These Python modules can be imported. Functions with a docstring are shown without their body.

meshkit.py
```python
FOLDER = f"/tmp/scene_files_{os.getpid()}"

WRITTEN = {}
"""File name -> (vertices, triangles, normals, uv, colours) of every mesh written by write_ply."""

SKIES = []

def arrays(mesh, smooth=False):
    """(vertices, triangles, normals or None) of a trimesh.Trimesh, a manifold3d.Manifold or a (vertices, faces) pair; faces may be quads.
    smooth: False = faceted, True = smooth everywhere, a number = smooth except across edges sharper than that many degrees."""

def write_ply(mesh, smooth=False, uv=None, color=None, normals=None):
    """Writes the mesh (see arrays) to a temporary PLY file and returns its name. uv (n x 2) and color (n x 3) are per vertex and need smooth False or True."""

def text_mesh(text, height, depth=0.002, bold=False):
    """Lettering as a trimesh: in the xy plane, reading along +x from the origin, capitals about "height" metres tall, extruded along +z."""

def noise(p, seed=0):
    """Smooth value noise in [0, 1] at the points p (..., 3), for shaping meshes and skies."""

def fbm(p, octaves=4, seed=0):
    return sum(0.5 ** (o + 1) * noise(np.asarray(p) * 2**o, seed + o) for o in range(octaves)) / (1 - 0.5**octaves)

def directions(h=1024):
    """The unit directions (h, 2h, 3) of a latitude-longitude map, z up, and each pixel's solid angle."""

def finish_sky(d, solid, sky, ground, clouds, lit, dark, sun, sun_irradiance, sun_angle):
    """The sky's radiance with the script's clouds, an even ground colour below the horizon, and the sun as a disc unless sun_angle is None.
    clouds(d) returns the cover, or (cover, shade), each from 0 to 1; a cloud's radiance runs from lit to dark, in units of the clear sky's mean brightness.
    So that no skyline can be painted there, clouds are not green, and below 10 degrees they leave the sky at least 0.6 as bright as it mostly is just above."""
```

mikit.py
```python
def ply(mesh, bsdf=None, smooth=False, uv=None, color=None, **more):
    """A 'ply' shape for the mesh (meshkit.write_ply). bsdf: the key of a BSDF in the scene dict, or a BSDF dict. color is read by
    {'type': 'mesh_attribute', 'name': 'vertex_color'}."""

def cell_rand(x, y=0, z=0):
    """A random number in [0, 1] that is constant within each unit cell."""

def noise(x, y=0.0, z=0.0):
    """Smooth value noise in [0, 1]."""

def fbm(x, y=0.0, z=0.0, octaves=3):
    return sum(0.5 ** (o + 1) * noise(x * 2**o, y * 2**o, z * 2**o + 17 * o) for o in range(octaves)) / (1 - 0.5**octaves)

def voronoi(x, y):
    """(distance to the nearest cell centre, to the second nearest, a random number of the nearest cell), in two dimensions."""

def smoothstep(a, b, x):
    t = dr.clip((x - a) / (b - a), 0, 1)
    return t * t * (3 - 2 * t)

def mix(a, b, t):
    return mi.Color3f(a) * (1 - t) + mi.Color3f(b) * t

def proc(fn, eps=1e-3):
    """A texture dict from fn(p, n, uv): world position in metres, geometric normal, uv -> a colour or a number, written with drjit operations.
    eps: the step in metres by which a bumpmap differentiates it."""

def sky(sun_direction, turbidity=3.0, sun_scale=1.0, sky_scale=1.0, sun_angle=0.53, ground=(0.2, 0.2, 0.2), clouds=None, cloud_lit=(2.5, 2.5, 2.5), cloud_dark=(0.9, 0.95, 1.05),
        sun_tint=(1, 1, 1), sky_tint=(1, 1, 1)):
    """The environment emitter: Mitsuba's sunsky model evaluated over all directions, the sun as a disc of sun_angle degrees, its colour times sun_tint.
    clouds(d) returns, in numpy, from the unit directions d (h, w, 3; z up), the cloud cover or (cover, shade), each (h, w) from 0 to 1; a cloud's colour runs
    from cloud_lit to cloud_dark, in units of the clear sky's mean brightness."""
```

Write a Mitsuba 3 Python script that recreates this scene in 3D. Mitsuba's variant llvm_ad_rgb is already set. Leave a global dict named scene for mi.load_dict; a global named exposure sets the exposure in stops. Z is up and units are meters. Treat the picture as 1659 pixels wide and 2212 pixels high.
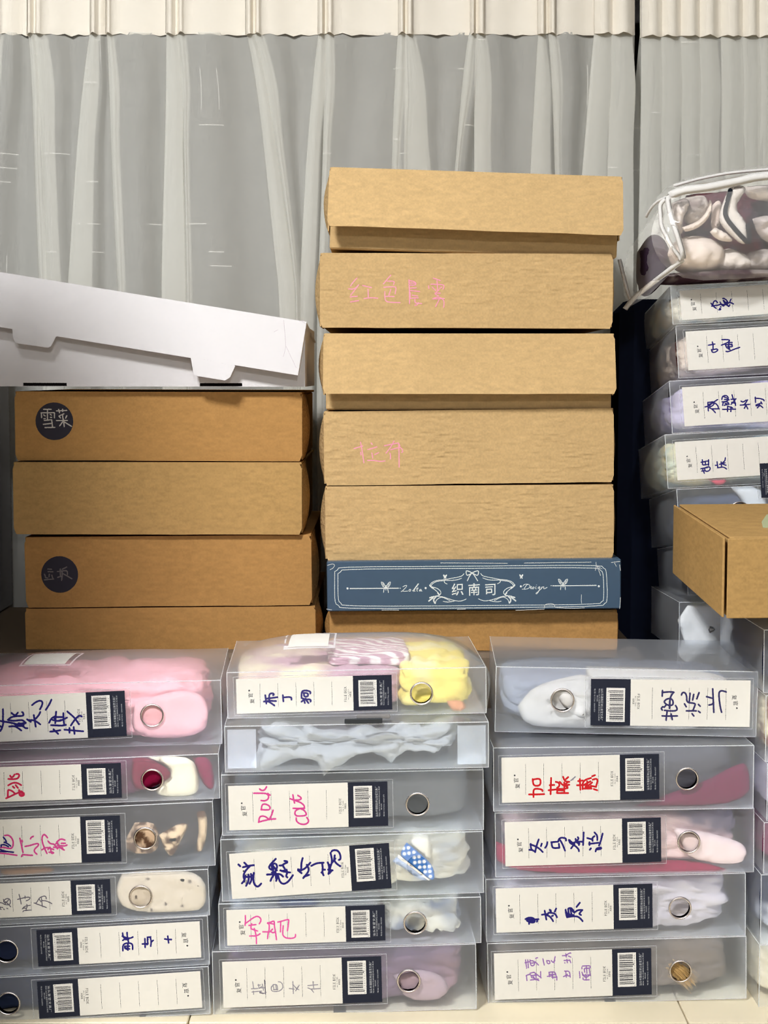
import math, random
import numpy as np, trimesh, mitsuba as mi, mikit, meshkit
from shapely.geometry import Polygon, LineString, MultiPolygon, Point, box as sbox
from shapely.ops import unary_union
from scipy.spatial import Delaunay
import shapely, shapely.affinity
import drjit as dr

random.seed(5)
RNG = np.random.default_rng(5)
scene, labels = {}, {}

# ---------------------------------------------------------------- camera, light, exposure
F, CX, CY = 3500.0, 829.5, 1106.0            # focal length and centre of the 1659 x 2212 frame, in pixels
TILT = math.atan(292 / 3500)                 # the phone looks slightly down
CAMZ = 0.7716                                # height above the floor
FWD = np.array([0, math.cos(TILT), -math.sin(TILT)])
UPV = np.array([0, math.sin(TILT), math.cos(TILT)])
EYE = np.array([0, 0, CAMZ])
T = mi.ScalarTransform4f
scene['camera'] = {'type': 'perspective', 'fov': math.degrees(2 * math.atan(829.5 / F)), 'fov_axis': 'x', 'near_clip': 0.05, 'far_clip': 50.0,
                   'to_world': T().look_at(origin=EYE.tolist(), target=(EYE + FWD).tolist(), up=[0, 0, 1])}
exposure = 0.0
LAMPS = [((-0.76, 0.42, 2.42), 0.22, 240.0, (0.995, 0.995, 0.995)),      # round ceiling light above and to the left of the stacks
         ((0.40, -2.60, 2.42), 0.20, 190.0, (0.995, 0.995, 0.995))]      # round ceiling light at the far end of the room, behind the viewer


def ray(px, py):
    return FWD + (px - CX) / F * np.array([1.0, 0, 0]) + (CY - py) / F * UPV


def at(px, py, Y):
    """The point of the room that stands at depth Y behind a pixel of the photograph."""
    d = ray(px, py)
    return EYE + d * (Y / d[1])


# ---------------------------------------------------------------- materials (few, shared; colour comes with the meshes)
VC = {'type': 'mesh_attribute', 'name': 'vertex_color'}
noise, fbm, smoothstep = mikit.noise, mikit.fbm, mikit.smoothstep


def rgb(*v):
    return {'type': 'rgb', 'value': list(map(float, v))}


def corrugation(p, n, uv):
    return noise(p.x * 90, p.z * 330, p.y * 90) * (0.45 + 0.75 * noise(p.x * 14, p.z * 20, p.y * 14))


def weave(p, n, uv):
    """Opacity of the sheer curtain: open weave with thicker slub threads. uv in metres of cloth."""
    u, v = uv.x, uv.y
    o = 0.53 + 0.05 * (fbm(u * 300, v * 40) - 0.5) + 0.05 * (fbm(u * 40, v * 300 + 9) - 0.5)
    cu, cv = u / 0.21, v / 0.023
    a = mikit.cell_rand(cu + 0.37 * mikit.cell_rand(cv, 3), cv, 1)
    cs = cu + 0.37 * mikit.cell_rand(cv, 3)
    fu = cs - dr.floor(cs)
    fv = cv - dr.floor(cv)
    h = (a > 0.80) & (dr.abs(fv - 0.5) < 0.034) & (fu > 0.1) & (fu < 0.1 + 0.25 * mikit.cell_rand(cv, cu, 7) + 0.08)
    du, dv = u / 0.045, v / 0.28
    du2 = dv + mikit.cell_rand(du, 5)
    gv, gu = du2 - dr.floor(du2), du - dr.floor(du)
    w = (mikit.cell_rand(du, du2, 2) > 0.86) & (dr.abs(gu - 0.5) < 0.017) & (gv > 0.1) & (gv < 0.34)
    return dr.select(h | w, 0.93, o)


scene['matte'] = {'type': 'twosided', 'bsdf': {'type': 'diffuse', 'reflectance': VC}}


def board(c, relief=0.0):
    """Kraft board: fibre flecks and the faint washboard of the corrugation, in this colour."""
    def fn(p, n, uv):
        fleck = noise(p.x * 520, p.z * 520, p.y * 520) - 0.5
        ridge = noise(p.x * 110, p.z * 290, p.y * 60) - 0.5
        soft = noise(p.x * 11, p.z * 16, p.y * 11)
        k = 0.94 + 0.15 * fleck + 0.17 * ridge * (0.4 + soft) + 0.11 * soft
        return mi.Color3f(*[float(v) for v in c]) * k
    inner = {'type': 'diffuse', 'reflectance': mikit.proc(fn)}
    return {'type': 'twosided', 'bsdf': {'type': 'bumpmap', 'arbitrary': mikit.proc(corrugation, eps=8e-4), 'scale': relief, 'bsdf': inner} if relief else inner}


scene['coated'] = {'type': 'twosided', 'bsdf': {'type': 'principled', 'base_color': VC, 'roughness': 0.42, 'specular': 0.5}}
scene['steel'] = {'type': 'roughconductor', 'material': 'Cr', 'alpha': 0.16, 'specular_reflectance': rgb(1.0, 0.96, 0.88)}
scene['frosted'] = {'type': 'blendbsdf', 'weight': 0.42,
                    'a': {'type': 'thindielectric', 'int_ior': 1.3},
                    'b': {'type': 'principledthin', 'base_color': rgb(0.86, 0.89, 0.93), 'roughness': 0.28, 'spec_trans': 0.55, 'diff_trans': 0.9, 'eta': 1.4}}
scene['vinyl'] = {'type': 'blendbsdf', 'weight': 0.22,
                  'a': {'type': 'thindielectric', 'int_ior': 1.5},
                  'b': {'type': 'principledthin', 'base_color': rgb(0.9, 0.9, 0.9), 'roughness': 0.2, 'spec_trans': 0.2, 'diff_trans': 0.9, 'eta': 1.45}}
scene['fold_white'] = {'type': 'principledthin', 'base_color': rgb(0.88, 0.9, 0.92), 'roughness': 0.4, 'spec_trans': 0.15, 'diff_trans': 1.0, 'eta': 1.4}
scene['sheer'] = {'type': 'mask', 'opacity': mikit.proc(weave), 'bsdf': {'type': 'principledthin', 'base_color': rgb(0.80, 0.795, 0.735), 'roughness': 0.8, 'spec_trans': 0.0, 'diff_trans': 0.4, 'eta': 1.3}}
scene['glass'] = {'type': 'thindielectric', 'int_ior': 1.5}


# ---------------------------------------------------------------- mesh helpers
def put(key, mesh, bsdf='matte', color=None, smooth=False, uv=None, **more):
    if isinstance(mesh, tuple):
        mesh = trimesh.Trimesh(np.asarray(mesh[0], float), np.asarray(mesh[1], int), process=False)
    if color is not None:
        c = np.asarray(color, float)
        if c.ndim == 1:
            c = np.tile(c, (len(mesh.vertices), 1))
    else:
        c = None
    scene[key] = mikit.ply(mesh, bsdf, smooth=smooth, uv=uv, color=c, **more)
    return key


def tag(key, label, cat=None, group=None, kind=None):
    labels[key] = {'label': label}
    if cat: labels[key]['category'] = cat
    if group: labels[key]['group'] = group
    if kind: labels[key]['kind'] = kind


USED = {}


def name(base):
    n = USED.get(base, 0)
    USED[base] = n + 1
    return base if n == 0 else f'{base}_{n:03d}'


class Frame:
    """A box's own axes: r along its front, u up, d into its depth; O is the front face's lower left corner."""
    def __init__(s, O, r, u, d):
        s.O, s.r, s.u, s.d = (np.asarray(x, float) for x in (O, r, u, d))

    def w(s, P):
        P = np.asarray(P, float)
        return s.O + P[:, :1] * s.r + P[:, 1:2] * s.u + P[:, 2:3] * s.d

    def ab(s, px, py, c=0.0):
        q, dr_ = EYE - s.O, ray(px, py)
        t = (c - q @ s.d) / (dr_ @ s.d)
        h = q + t * dr_
        return np.array([h @ s.r, h @ s.u])

    def ac(s, px, py, b):
        q, dr_ = EYE - s.O, ray(px, py)
        t = (b - q @ s.u) / (dr_ @ s.u)
        h = q + t * dr_
        return np.array([h @ s.r, h @ s.d])

    def mesh(s, m):
        m = m.copy() if not isinstance(m, tuple) else trimesh.Trimesh(m[0], m[1], process=False)
        m.vertices = s.w(m.vertices)
        if np.linalg.det(np.stack([s.r, s.u, s.d])) < 0:
            m.faces = m.faces[:, ::-1]
        return m


def fit(corners, Y, yaw=0.0, pitch=0.0, W=None):
    """The upright rectangle at depth Y whose corners (top left, top right, bottom right, bottom left) best meet these pixels."""
    y, p = math.radians(yaw), math.radians(pitch)
    r = np.array([math.cos(y), math.sin(y), 0])
    d = np.array([-math.sin(y) * math.cos(p), math.cos(y) * math.cos(p), -math.sin(p)])
    u = np.cross(r, d)
    cx, cy = np.mean(corners, axis=0)
    if pitch > 5:      # the faces of a leaning stack share one tilted plane
        Y = Y + (at(cx, cy, Y)[2] - 0.72) * math.tan(p)
    f = Frame(at(cx, cy, Y), r, u, d)
    q = np.array([f.ab(*c) for c in corners])
    ro = np.mean([math.atan2(*(q[1] - q[0])[::-1]), math.atan2(*(q[2] - q[3])[::-1])])
    r2, u2 = math.cos(ro) * r + math.sin(ro) * u, -math.sin(ro) * r + math.cos(ro) * u
    R = np.array([[math.cos(ro), math.sin(ro)], [-math.sin(ro), math.cos(ro)]])
    q = q @ R.T
    a0, a1, b0, b1 = (q[0, 0] + q[3, 0]) / 2, (q[1, 0] + q[2, 0]) / 2, (q[2, 1] + q[3, 1]) / 2, (q[0, 1] + q[1, 1]) / 2
    return Frame(f.O + a0 * r2 + b0 * u2, r2, u2, d), a1 - a0, b1 - b0


def rbox(a0, a1, b0, b1, c0, c1, ch=0.001):
    """A chamfered box."""
    P = []
    for x, sx in ((a0, 1), (a1, -1)):
        for y, sy in ((b0, 1), (b1, -1)):
            for z, sz in ((c0, 1), (c1, -1)):
                P += [(x, y + sy * ch, z + sz * ch), (x + sx * ch, y, z + sz * ch), (x + sx * ch, y + sy * ch, z)]
    return trimesh.convex.convex_hull(np.array(P))


def extrude(poly, c0, c1):
    """A flat outline in (a, b) as a plate from depth c0 to c1."""
    out = []
    for g in getattr(poly, 'geoms', [poly]):
        if g.is_empty or g.area < 1e-10 or g.geom_type != 'Polygon': continue
        m = trimesh.creation.extrude_polygon(g, c1 - c0, engine='earcut')
        m.apply_translation([0, 0, c0])
        out.append(m)
    return trimesh.util.concatenate(out)


def flat(poly, c):
    V, Fa, n = [], [], 0
    for g in getattr(poly, 'geoms', [poly]):
        v, f = trimesh.creation.triangulate_polygon(g, engine='earcut')
        V.append(np.column_stack([v, np.full(len(v), c)])); Fa.append(np.asarray(f) + n); n += len(v)
    return trimesh.Trimesh(np.vstack(V), np.vstack(Fa), process=False)


def grid(nu, nv, fn, close=False):
    U, V = np.meshgrid(np.linspace(0, 1, nu), np.linspace(0, 1, nv), indexing='ij')
    P = fn(U, V).reshape(-1, 3)
    i, j = np.meshgrid(np.arange(nu - 1), np.arange(nv - 1), indexing='ij')
    a = (i * nv + j).ravel()
    q = np.stack([a, a + nv, a + nv + 1, a + 1], 1)
    return trimesh.Trimesh(P, np.vstack([q[:, [0, 1, 2]], q[:, [0, 2, 3]]]), process=False)


def tubes(P, rad, sides=6):
    P = np.asarray(P, float)
    t = np.gradient(P, axis=0); t /= np.linalg.norm(t, axis=1, keepdims=True) + 1e-12
    a = np.cross(t, np.where(np.abs(t[:, 2:]) < 0.9, [0, 0, 1.0], [1.0, 0, 0])); a /= np.linalg.norm(a, axis=1, keepdims=True) + 1e-12
    b, ang = np.cross(t, a), np.arange(sides) * 2 * np.pi / sides
    rad = np.broadcast_to(rad, (len(P),))
    v = P[:, None] + rad[:, None, None] * (np.cos(ang)[None, :, None] * a[:, None] + np.sin(ang)[None, :, None] * b[:, None])
    n = len(P)
    i, j = np.meshgrid(np.arange(n - 1), np.arange(sides), indexing='ij')
    q = np.stack([i * sides + j, i * sides + (j + 1) % sides, (i + 1) * sides + (j + 1) % sides, (i + 1) * sides + j], -1).reshape(-1, 4)
    V = np.vstack([v.reshape(-1, 3), P[:1], P[-1:]])
    k = np.arange(sides); m = n * sides
    caps = np.vstack([np.stack([(k + 1) % sides, k, 0 * k + m], 1), np.stack([k + (n - 1) * sides, (k + 1) % sides + (n - 1) * sides, 0 * k + m + 1], 1)])
    return trimesh.Trimesh(V, np.vstack([q[:, [0, 1, 2]], q[:, [0, 2, 3]], caps]), process=False)


def curve(P, n=24):
    """A smooth line through the points."""
    P = np.asarray(P, float)
    if len(P) < 3: return P
    t = np.r_[0, np.cumsum(np.linalg.norm(np.diff(P, axis=0), axis=1) ** 0.5)]
    from scipy.interpolate import PchipInterpolator
    return PchipInterpolator(t, P, axis=0)(np.linspace(0, t[-1], n))


def chaikin(P, k=2):
    P = np.asarray(P, float)
    for _ in range(k):
        if len(P) < 3: break
        P = np.vstack([P[:1], np.stack([0.75 * P[:-1] + 0.25 * P[1:], 0.25 * P[:-1] + 0.75 * P[1:]], 1).reshape(-1, 2)[1:-1], P[-1:]])
    return P


def parse(s):
    return [np.array([[float(v) for v in p.split(',')] for p in st.split()]) for st in s.split(';') if st.strip()]


def ink(key, frame, spec, color, width, c0=-0.0009, th=0.00025, jitter=True):
    """Handwriting: pen strokes on the flat label. spec = (x0, y0, scale, strokes), traced in photo pixels; width in photo pixels."""
    x0, y0, sc, s = spec
    geo = []
    for st in parse(s):
        P = np.array([frame.ab(x0 + x / sc, y0 + y / sc, c0) for x, y in st])
        k = np.linalg.norm(frame.ab(x0 + 1, y0, c0) - frame.ab(x0, y0, c0))
        P = chaikin(P, 2)
        w = width * k / 2
        geo.append(LineString(P).buffer(w, quad_segs=3) if len(P) > 1 else Point(P[0]).buffer(w))
    put(key, frame.mesh(extrude(unary_union(geo).simplify(0.00006), c0, c0 + th)), 'matte', color)


def glyph(ch):
    ext, holes = [], []
    for rg in GLYPHS[ch].split('|'):
        (holes if rg[0] == 'h' else ext).append(Polygon([[float(p.split(',')[0]), -float(p.split(',')[1])] for p in rg[1:].split()]).buffer(0))
    g = unary_union(ext)
    return g.difference(unary_union(holes)) if holes else g


GCACHE = {}


def text_shape(text, size, cjk_pitch=1.08):
    """Printed lettering as an outline along +x with its foot at y = 0; size = height of a character square."""
    x, out = 0.0, []
    for ch in text:
        if ch in GLYPHS:
            g = GCACHE.setdefault(ch, glyph(ch))
            out.append(shapely.affinity.affine_transform(g, [size / 100, 0, 0, size / 100, x - 0.1 * size, 1.12 * size]))
            x += size * cjk_pitch
        elif ch == ' ':
            x += 0.35 * size
        elif ch == ':':
            out += [Point(x + .15 * size, .25 * size).buffer(.07 * size, 4), Point(x + .15 * size, .65 * size).buffer(.07 * size, 4)]; x += .35 * size
        else:
            if ch not in GCACHE:
                m = meshkit.text_mesh(ch, 1.0, 0.5)
                sel = m.faces[(m.triangles_center[:, 2] > 0.49)]
                GCACHE[ch] = unary_union([Polygon(m.vertices[f][:, :2]).buffer(0.002) for f in sel]).simplify(0.01)
            g = GCACHE[ch]
            h = 0.78 * size
            out.append(shapely.affinity.affine_transform(g, [h, 0, 0, h, x, 0]))
            x += (g.bounds[2] + 0.12) * h
    return unary_union(out), x


# outlines of the printed characters (even squares of 100 units)
GLYPHS = {
    '复': 'e14,108 15,105 31,104 50,99 37,88 26,96 20,93 21,90 32,84 41,74 40,72 31,72 31,43 93,43 93,72 51,72 47,78 90,80 91,83 89,86 72,99 85,103 106,105 102,112 80,109 62,103 24,112 16,112|h39,66 84,67 85,61 40,60|h39,54 84,55 85,49 40,48|h45,87 61,96 78,86 45,85|e35,36 20,51 15,46 15,44 28,34 36,20 43,22 40,28 41,30 100,30 100,36',
    '官': 'e18,29 57,29 55,20 63,19 67,29 102,29 102,47 95,47 94,36 26,36 25,47 18,47|e30,45 89,45 89,71 39,71 38,80 93,81 93,112 86,112 85,108 39,108 38,112 30,112|h38,100 85,101 86,89 39,88|h39,52 39,64 82,63 81,52',
    '汕': 'e46,106 46,43 53,43 53,98 69,99 70,21 77,21 77,98 95,98 95,43 102,43 102,112 95,112 94,106|e20,27 25,21 42,30 42,33 37,37|e18,107 18,104 35,74 37,74 41,80 25,110 23,111|e14,54 17,49 20,49 35,57 36,61 32,65',
    '头': 'e16,107 16,105 33,100 44,94 52,86 58,74 16,73 16,66 60,66 63,45 63,21 71,21 68,66 105,66 105,73 67,73 60,88 50,99 34,108 22,112|e64,88 67,83 70,83 96,98 104,106 99,111 83,98|e30,28 33,24 37,25 55,34 56,37 51,42 45,37 31,31|e21,49 21,46 24,43 27,43 43,51 47,56 42,61 31,53',
    '市': 'e15,42 15,35 56,35 57,32 52,23 53,20 56,19 60,20 67,35 105,35 105,42 63,43 63,54 65,56 96,56 96,96 90,100 74,100 72,93 87,93 89,90 89,64 64,63 63,112 56,112 56,64 33,63 32,101 25,101 25,56 55,56 56,43',
    '潮': 'e17,26 22,21 36,33 30,37|e38,38 38,31 51,31 51,20 58,20 59,31 72,31 72,38 58,39 58,46 70,46 70,78 58,79 58,86 72,87 73,90 75,88 77,69 77,23 103,23 103,107 100,111 86,112 85,108 85,105 96,104 95,78 83,78 80,97 73,112 67,109 72,99 72,94 58,94 58,112 51,112 51,94 36,94 36,87 51,86 51,79 40,79 40,46 51,46 51,39|h83,70 96,71 96,54 83,54|h83,46 96,47 96,30 83,30|h47,65 47,73 64,72 63,65|h47,52 47,60 62,60 64,58 63,52|e16,108 28,74 30,74 34,77 34,80 23,111|e14,54 17,49 20,49 33,59 27,64',
    '南': 'e16,37 16,30 55,30 56,20 64,20 65,30 104,30 104,37 64,38 65,48 99,48 98,109 94,112 77,113 75,108 75,106 91,105 91,55 76,56 78,60 73,69 84,70 84,76 63,77 64,87 86,87 86,93 63,93 63,111 56,111 56,93 35,93 35,87 56,87 56,77 37,76 37,70 47,69 42,59 45,56 30,55 29,113 22,113 21,48 55,48 56,38|h48,55 53,64 53,70 65,70 72,56',
    '区': 'e20,25 103,25 103,32 27,32 27,101 105,102 105,109 20,109|e33,90 60,67 36,46 40,41 45,43 65,61 77,48 83,37 90,40 72,66 92,87 93,90 88,95 66,73 41,94 38,95',
    '峡': 'e45,107 64,91 71,76 51,75 51,68 73,67 74,41 52,41 52,34 73,34 74,19 80,19 81,34 104,34 103,41 81,41 80,67 105,68 105,75 83,75 82,77 90,92 106,105 106,107 102,112 95,108 85,97 77,83 69,96 60,106 51,112|e87,64 94,45 101,46 93,65|e55,48 56,46 61,45 67,63 60,65|e17,37 23,37 23,88 26,89 30,87 30,21 36,21 37,87 43,86 43,37 48,37 48,98 43,98 42,93 17,96',
    '山': 'e21,105 21,41 28,41 28,97 55,97 56,21 64,21 64,96 91,97 92,40 99,40 99,112 92,112 91,105',
    '文': 'e14,106 41,94 54,84 42,69 31,45 15,45 15,38 58,38 59,35 53,24 53,21 58,19 62,21 68,33 65,38 105,38 105,45 89,45 80,67 67,83 70,88 85,97 106,104 102,112 78,103 60,90 42,103 21,112 18,112|h40,45 47,63 61,78 72,64 80,46',
    '具': 'e19,112 15,106 31,99 42,91 15,90 15,83 31,82 31,25 90,25 90,82 105,83 105,90 79,91 106,106 106,108 101,112 97,111 72,97 73,90 45,90 44,92 50,96 43,101 22,112|h38,67 82,68 83,61 39,60|h38,38 82,39 83,32 39,31|h39,74 39,83 83,82 82,74|h39,45 39,54 83,53 82,45',
    '厂': 'e14,108 21,92 24,77 25,27 103,27 103,35 32,35 32,77 29,94 21,112',
    '档': 'e47,98 94,97 93,84 50,84 51,77 94,76 93,64 49,64 49,57 72,57 72,20 79,20 79,56 81,57 102,57 102,111 95,112 93,105 47,105|e86,51 95,26 101,27 101,33 92,52|e58,51 50,28 56,26 64,44 64,50|e13,88 28,50 27,48 15,48 15,41 29,41 29,20 36,20 36,41 49,41 49,48 36,49 37,54 49,71 44,76 39,65 36,65 36,112 29,112 29,71 26,73 22,85 17,93',
    '案': 'e14,106 15,104 24,102 41,94 48,88 15,87 15,81 55,81 56,73 63,73 64,81 105,81 105,87 72,88 78,94 89,99 106,104 107,106 103,111 81,103 64,90 63,112 56,112 55,91 41,102 26,109 18,111|e16,71 45,67 47,65 30,61 38,53 38,50 16,50 16,44 44,44 52,34 26,33 25,41 18,41 18,27 55,27 53,21 58,19 60,19 65,27 102,27 102,41 95,41 94,33 54,34 58,36 55,44 104,44 104,50 85,50 82,55 73,63 101,71 97,76 66,68 26,76 19,76|h42,57 63,61 75,51 48,50',
    '盒': 'e17,53 14,47 24,44 42,35 52,28 59,19 65,21 65,24 68,28 82,36 107,46 102,53 82,44 80,47 41,47 38,45 21,53|h48,39 48,41 74,40 61,30|e16,110 16,103 25,102 25,80 95,80 95,102 105,103 105,110|h75,86 74,103 88,103 88,86|h54,86 53,103 67,103 67,86|h32,102 46,103 46,86 32,86|e31,53 89,53 89,73 31,73|h38,67 81,68 82,59 39,58',
    '地': 'e42,62 43,60 53,56 53,29 60,29 61,53 74,47 74,20 81,20 81,44 96,37 102,38 101,79 96,85 86,85 84,80 92,79 94,76 94,47 81,53 80,90 74,90 74,57 65,59 60,62 60,99 64,103 95,103 99,98 99,92 101,89 106,91 104,105 97,110 61,110 56,108 53,103 53,66 45,68|e16,96 14,88 27,82 27,52 14,51 14,44 27,44 27,21 34,21 34,43 46,44 46,51 34,52 34,79 46,76 47,82 18,96',
    '址': 'e41,109 41,102 53,101 53,42 61,42 61,101 74,102 76,100 76,20 83,20 83,55 105,55 105,62 83,63 83,101 106,102 106,109|e14,91 15,87 28,82 28,52 15,51 15,44 28,44 28,21 35,21 35,43 48,44 48,51 35,52 35,78 38,79 48,75 49,82 19,95 16,95',
    '电': 'e23,34 54,34 55,20 63,20 64,34 96,34 96,85 64,85 63,99 67,103 93,103 98,97 98,90 100,87 106,90 103,106 100,109 93,111 61,110 56,105 54,85 31,85 30,91 23,91|h63,77 88,78 89,64 64,63|h63,55 88,56 89,43 87,41 64,41|h30,76 32,78 54,78 55,64 31,63|h31,42 31,56 55,55 54,41',
    '话': 'e47,58 47,51 72,50 72,33 48,35 47,29 77,25 91,21 96,21 100,25 100,27 81,31 79,33 80,51 106,51 106,58 79,59 79,75 100,75 100,112 92,112 91,108 60,108 59,112 52,112 52,75 72,75 72,59|h59,100 91,101 92,83 60,82|e14,58 14,52 35,52 35,92 45,86 48,90 48,93 28,109 23,104 28,96 28,59|e20,27 25,22 38,34 39,38 34,42',
    '织': 'e84,85 86,82 92,82 102,101 104,109 99,111 96,110|e54,27 99,27 99,71 54,71|h61,63 92,64 92,34 61,34|e47,109 55,96 61,81 69,83 63,99 55,111 52,112|e14,101 16,98 50,91 50,98 47,99 19,106 15,106|e16,62 14,54 23,43 33,20 39,22 40,26 25,53 37,53 43,42 50,45 30,74 35,75 50,72 50,79 16,86 15,79 22,74 31,61 24,60',
    '司': 'e19,33 19,26 99,26 98,108 90,112 75,112 73,105 89,104 91,102 91,33|e20,44 80,44 80,50 20,51|e26,61 73,61 73,94 34,94 33,102 26,102|h33,86 65,87 66,69 34,68',
}


def A(r, g, b, k=0.82):
    """Albedo of a thing whose colour under this room's lamp reads as the sRGB value."""
    c = np.array([r, g, b]) / 255.0
    return np.where(c <= 0.04045, c / 12.92, ((c + 0.055) / 1.055) ** 2.4) * k


PAPER, DARK, BLACK, WHITE = A(242, 239, 231, .78), A(45, 48, 60), A(62, 62, 68), A(235, 233, 228)

# ---------------------------------------------------------------- the room
CURT_Y, GLASS_Y, PLAT = 2.72, 2.86, 0.3915
XJ = [-0.235 + 0.6 * k for k in range(-4, 6)]
floor_c = A(226, 214, 184)
put('floor', rbox(-2.7, 2.9, -3.7, 2.95, -0.08, -0.012, 0.002), 'matte', A(150, 140, 120))
tag('floor', 'cream ceramic tile floor at the foot of the file box stacks', kind='structure')
yj = [1.885 - 0.6 * k for k in range(0, 8)] + [1.885 + 0.6, 1.885 + 1.2]
yj = sorted(yj)
tile = rbox(0.0009, 0.5991, 0.0009, 0.5991, -0.012, 0.0, 0.0012)
n_t = 0
for x in XJ[:-1]:
    for y0 in yj[:-1]:
        if -1.5 < x < 1.6 and y0 > 0.5:
            m = tile.copy(); m.apply_translation([x, y0, 0])
            put('floor__tile' + (f'_{n_t:03d}' if n_t else ''), m, 'coated', floor_c * (0.98 + 0.04 * RNG.random())); n_t += 1
put('floor__darkened_field', trimesh.util.concatenate([rbox(-2.7, 2.9, -3.7, 0.68, -0.0115, -0.0005, 0.001)]), 'matte', A(150, 138, 120))  # unseen floor coloured darker than the tiles so less light bounces
labels['floor__darkened_field'] = {'kind': 'stuff', 'label': 'unseen rest of the floor, darkened to weaken bounced light'}

wall_c = A(150, 150, 152)
WL = -0.62
put('wall_back', trimesh.util.concatenate([rbox(-2.7, 2.9, 2.9, 3.0, 0, 0.42, .002), rbox(-2.7, -1.5, 2.9, 3.0, 0.42, 2.5, .002), rbox(1.7, 2.9, 2.9, 3.0, 0.42, 2.5, .002), rbox(-1.5, 1.7, 2.9, 3.0, 2.2, 2.5, .002)]), 'matte', wall_c)
put('ceiling', rbox(-2.7, 2.9, -3.7, 3.0, 2.5, 2.6, .002), 'matte', A(176, 177, 179))
put('wall_left', rbox(-2.8, -2.7, -3.7, 3.0, 0, 2.5, .002), 'matte', wall_c)
put('wall_right', rbox(2.9, 3.0, -3.7, 3.0, 0, 2.5, .002), 'matte', wall_c)
put('wall_front', rbox(-2.8, 3.0, -3.8, -3.7, 0, 2.5, .002), 'matte', wall_c)
put('shade_partition', rbox(-1.75, -0.512, 1.45, 1.60, 0, 1.42, .004), 'matte', wall_c)  # added out of view to block the lamp and darken the left
for k, l in (('wall_back', 'plain wall below and beside the curtained window'), ('ceiling', 'plain white ceiling'), ('wall_left', 'plain side wall'), ('wall_right', 'plain side wall opposite'),
             ('wall_front', 'plain wall behind the viewer'), ('shade_partition', 'unseen half height partition added to shade the left stacks')):
    tag(k, l, kind='structure')
put('shade_block', rbox(-1.3, -0.618, 2.22, 2.68, PLAT, 0.93, .004), 'matte', wall_c)  # added block, unseen, keeps lamp light off the left curtain edge
tag('shade_block', 'low unseen block added to shade the left curtain edge', kind='structure')
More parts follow.
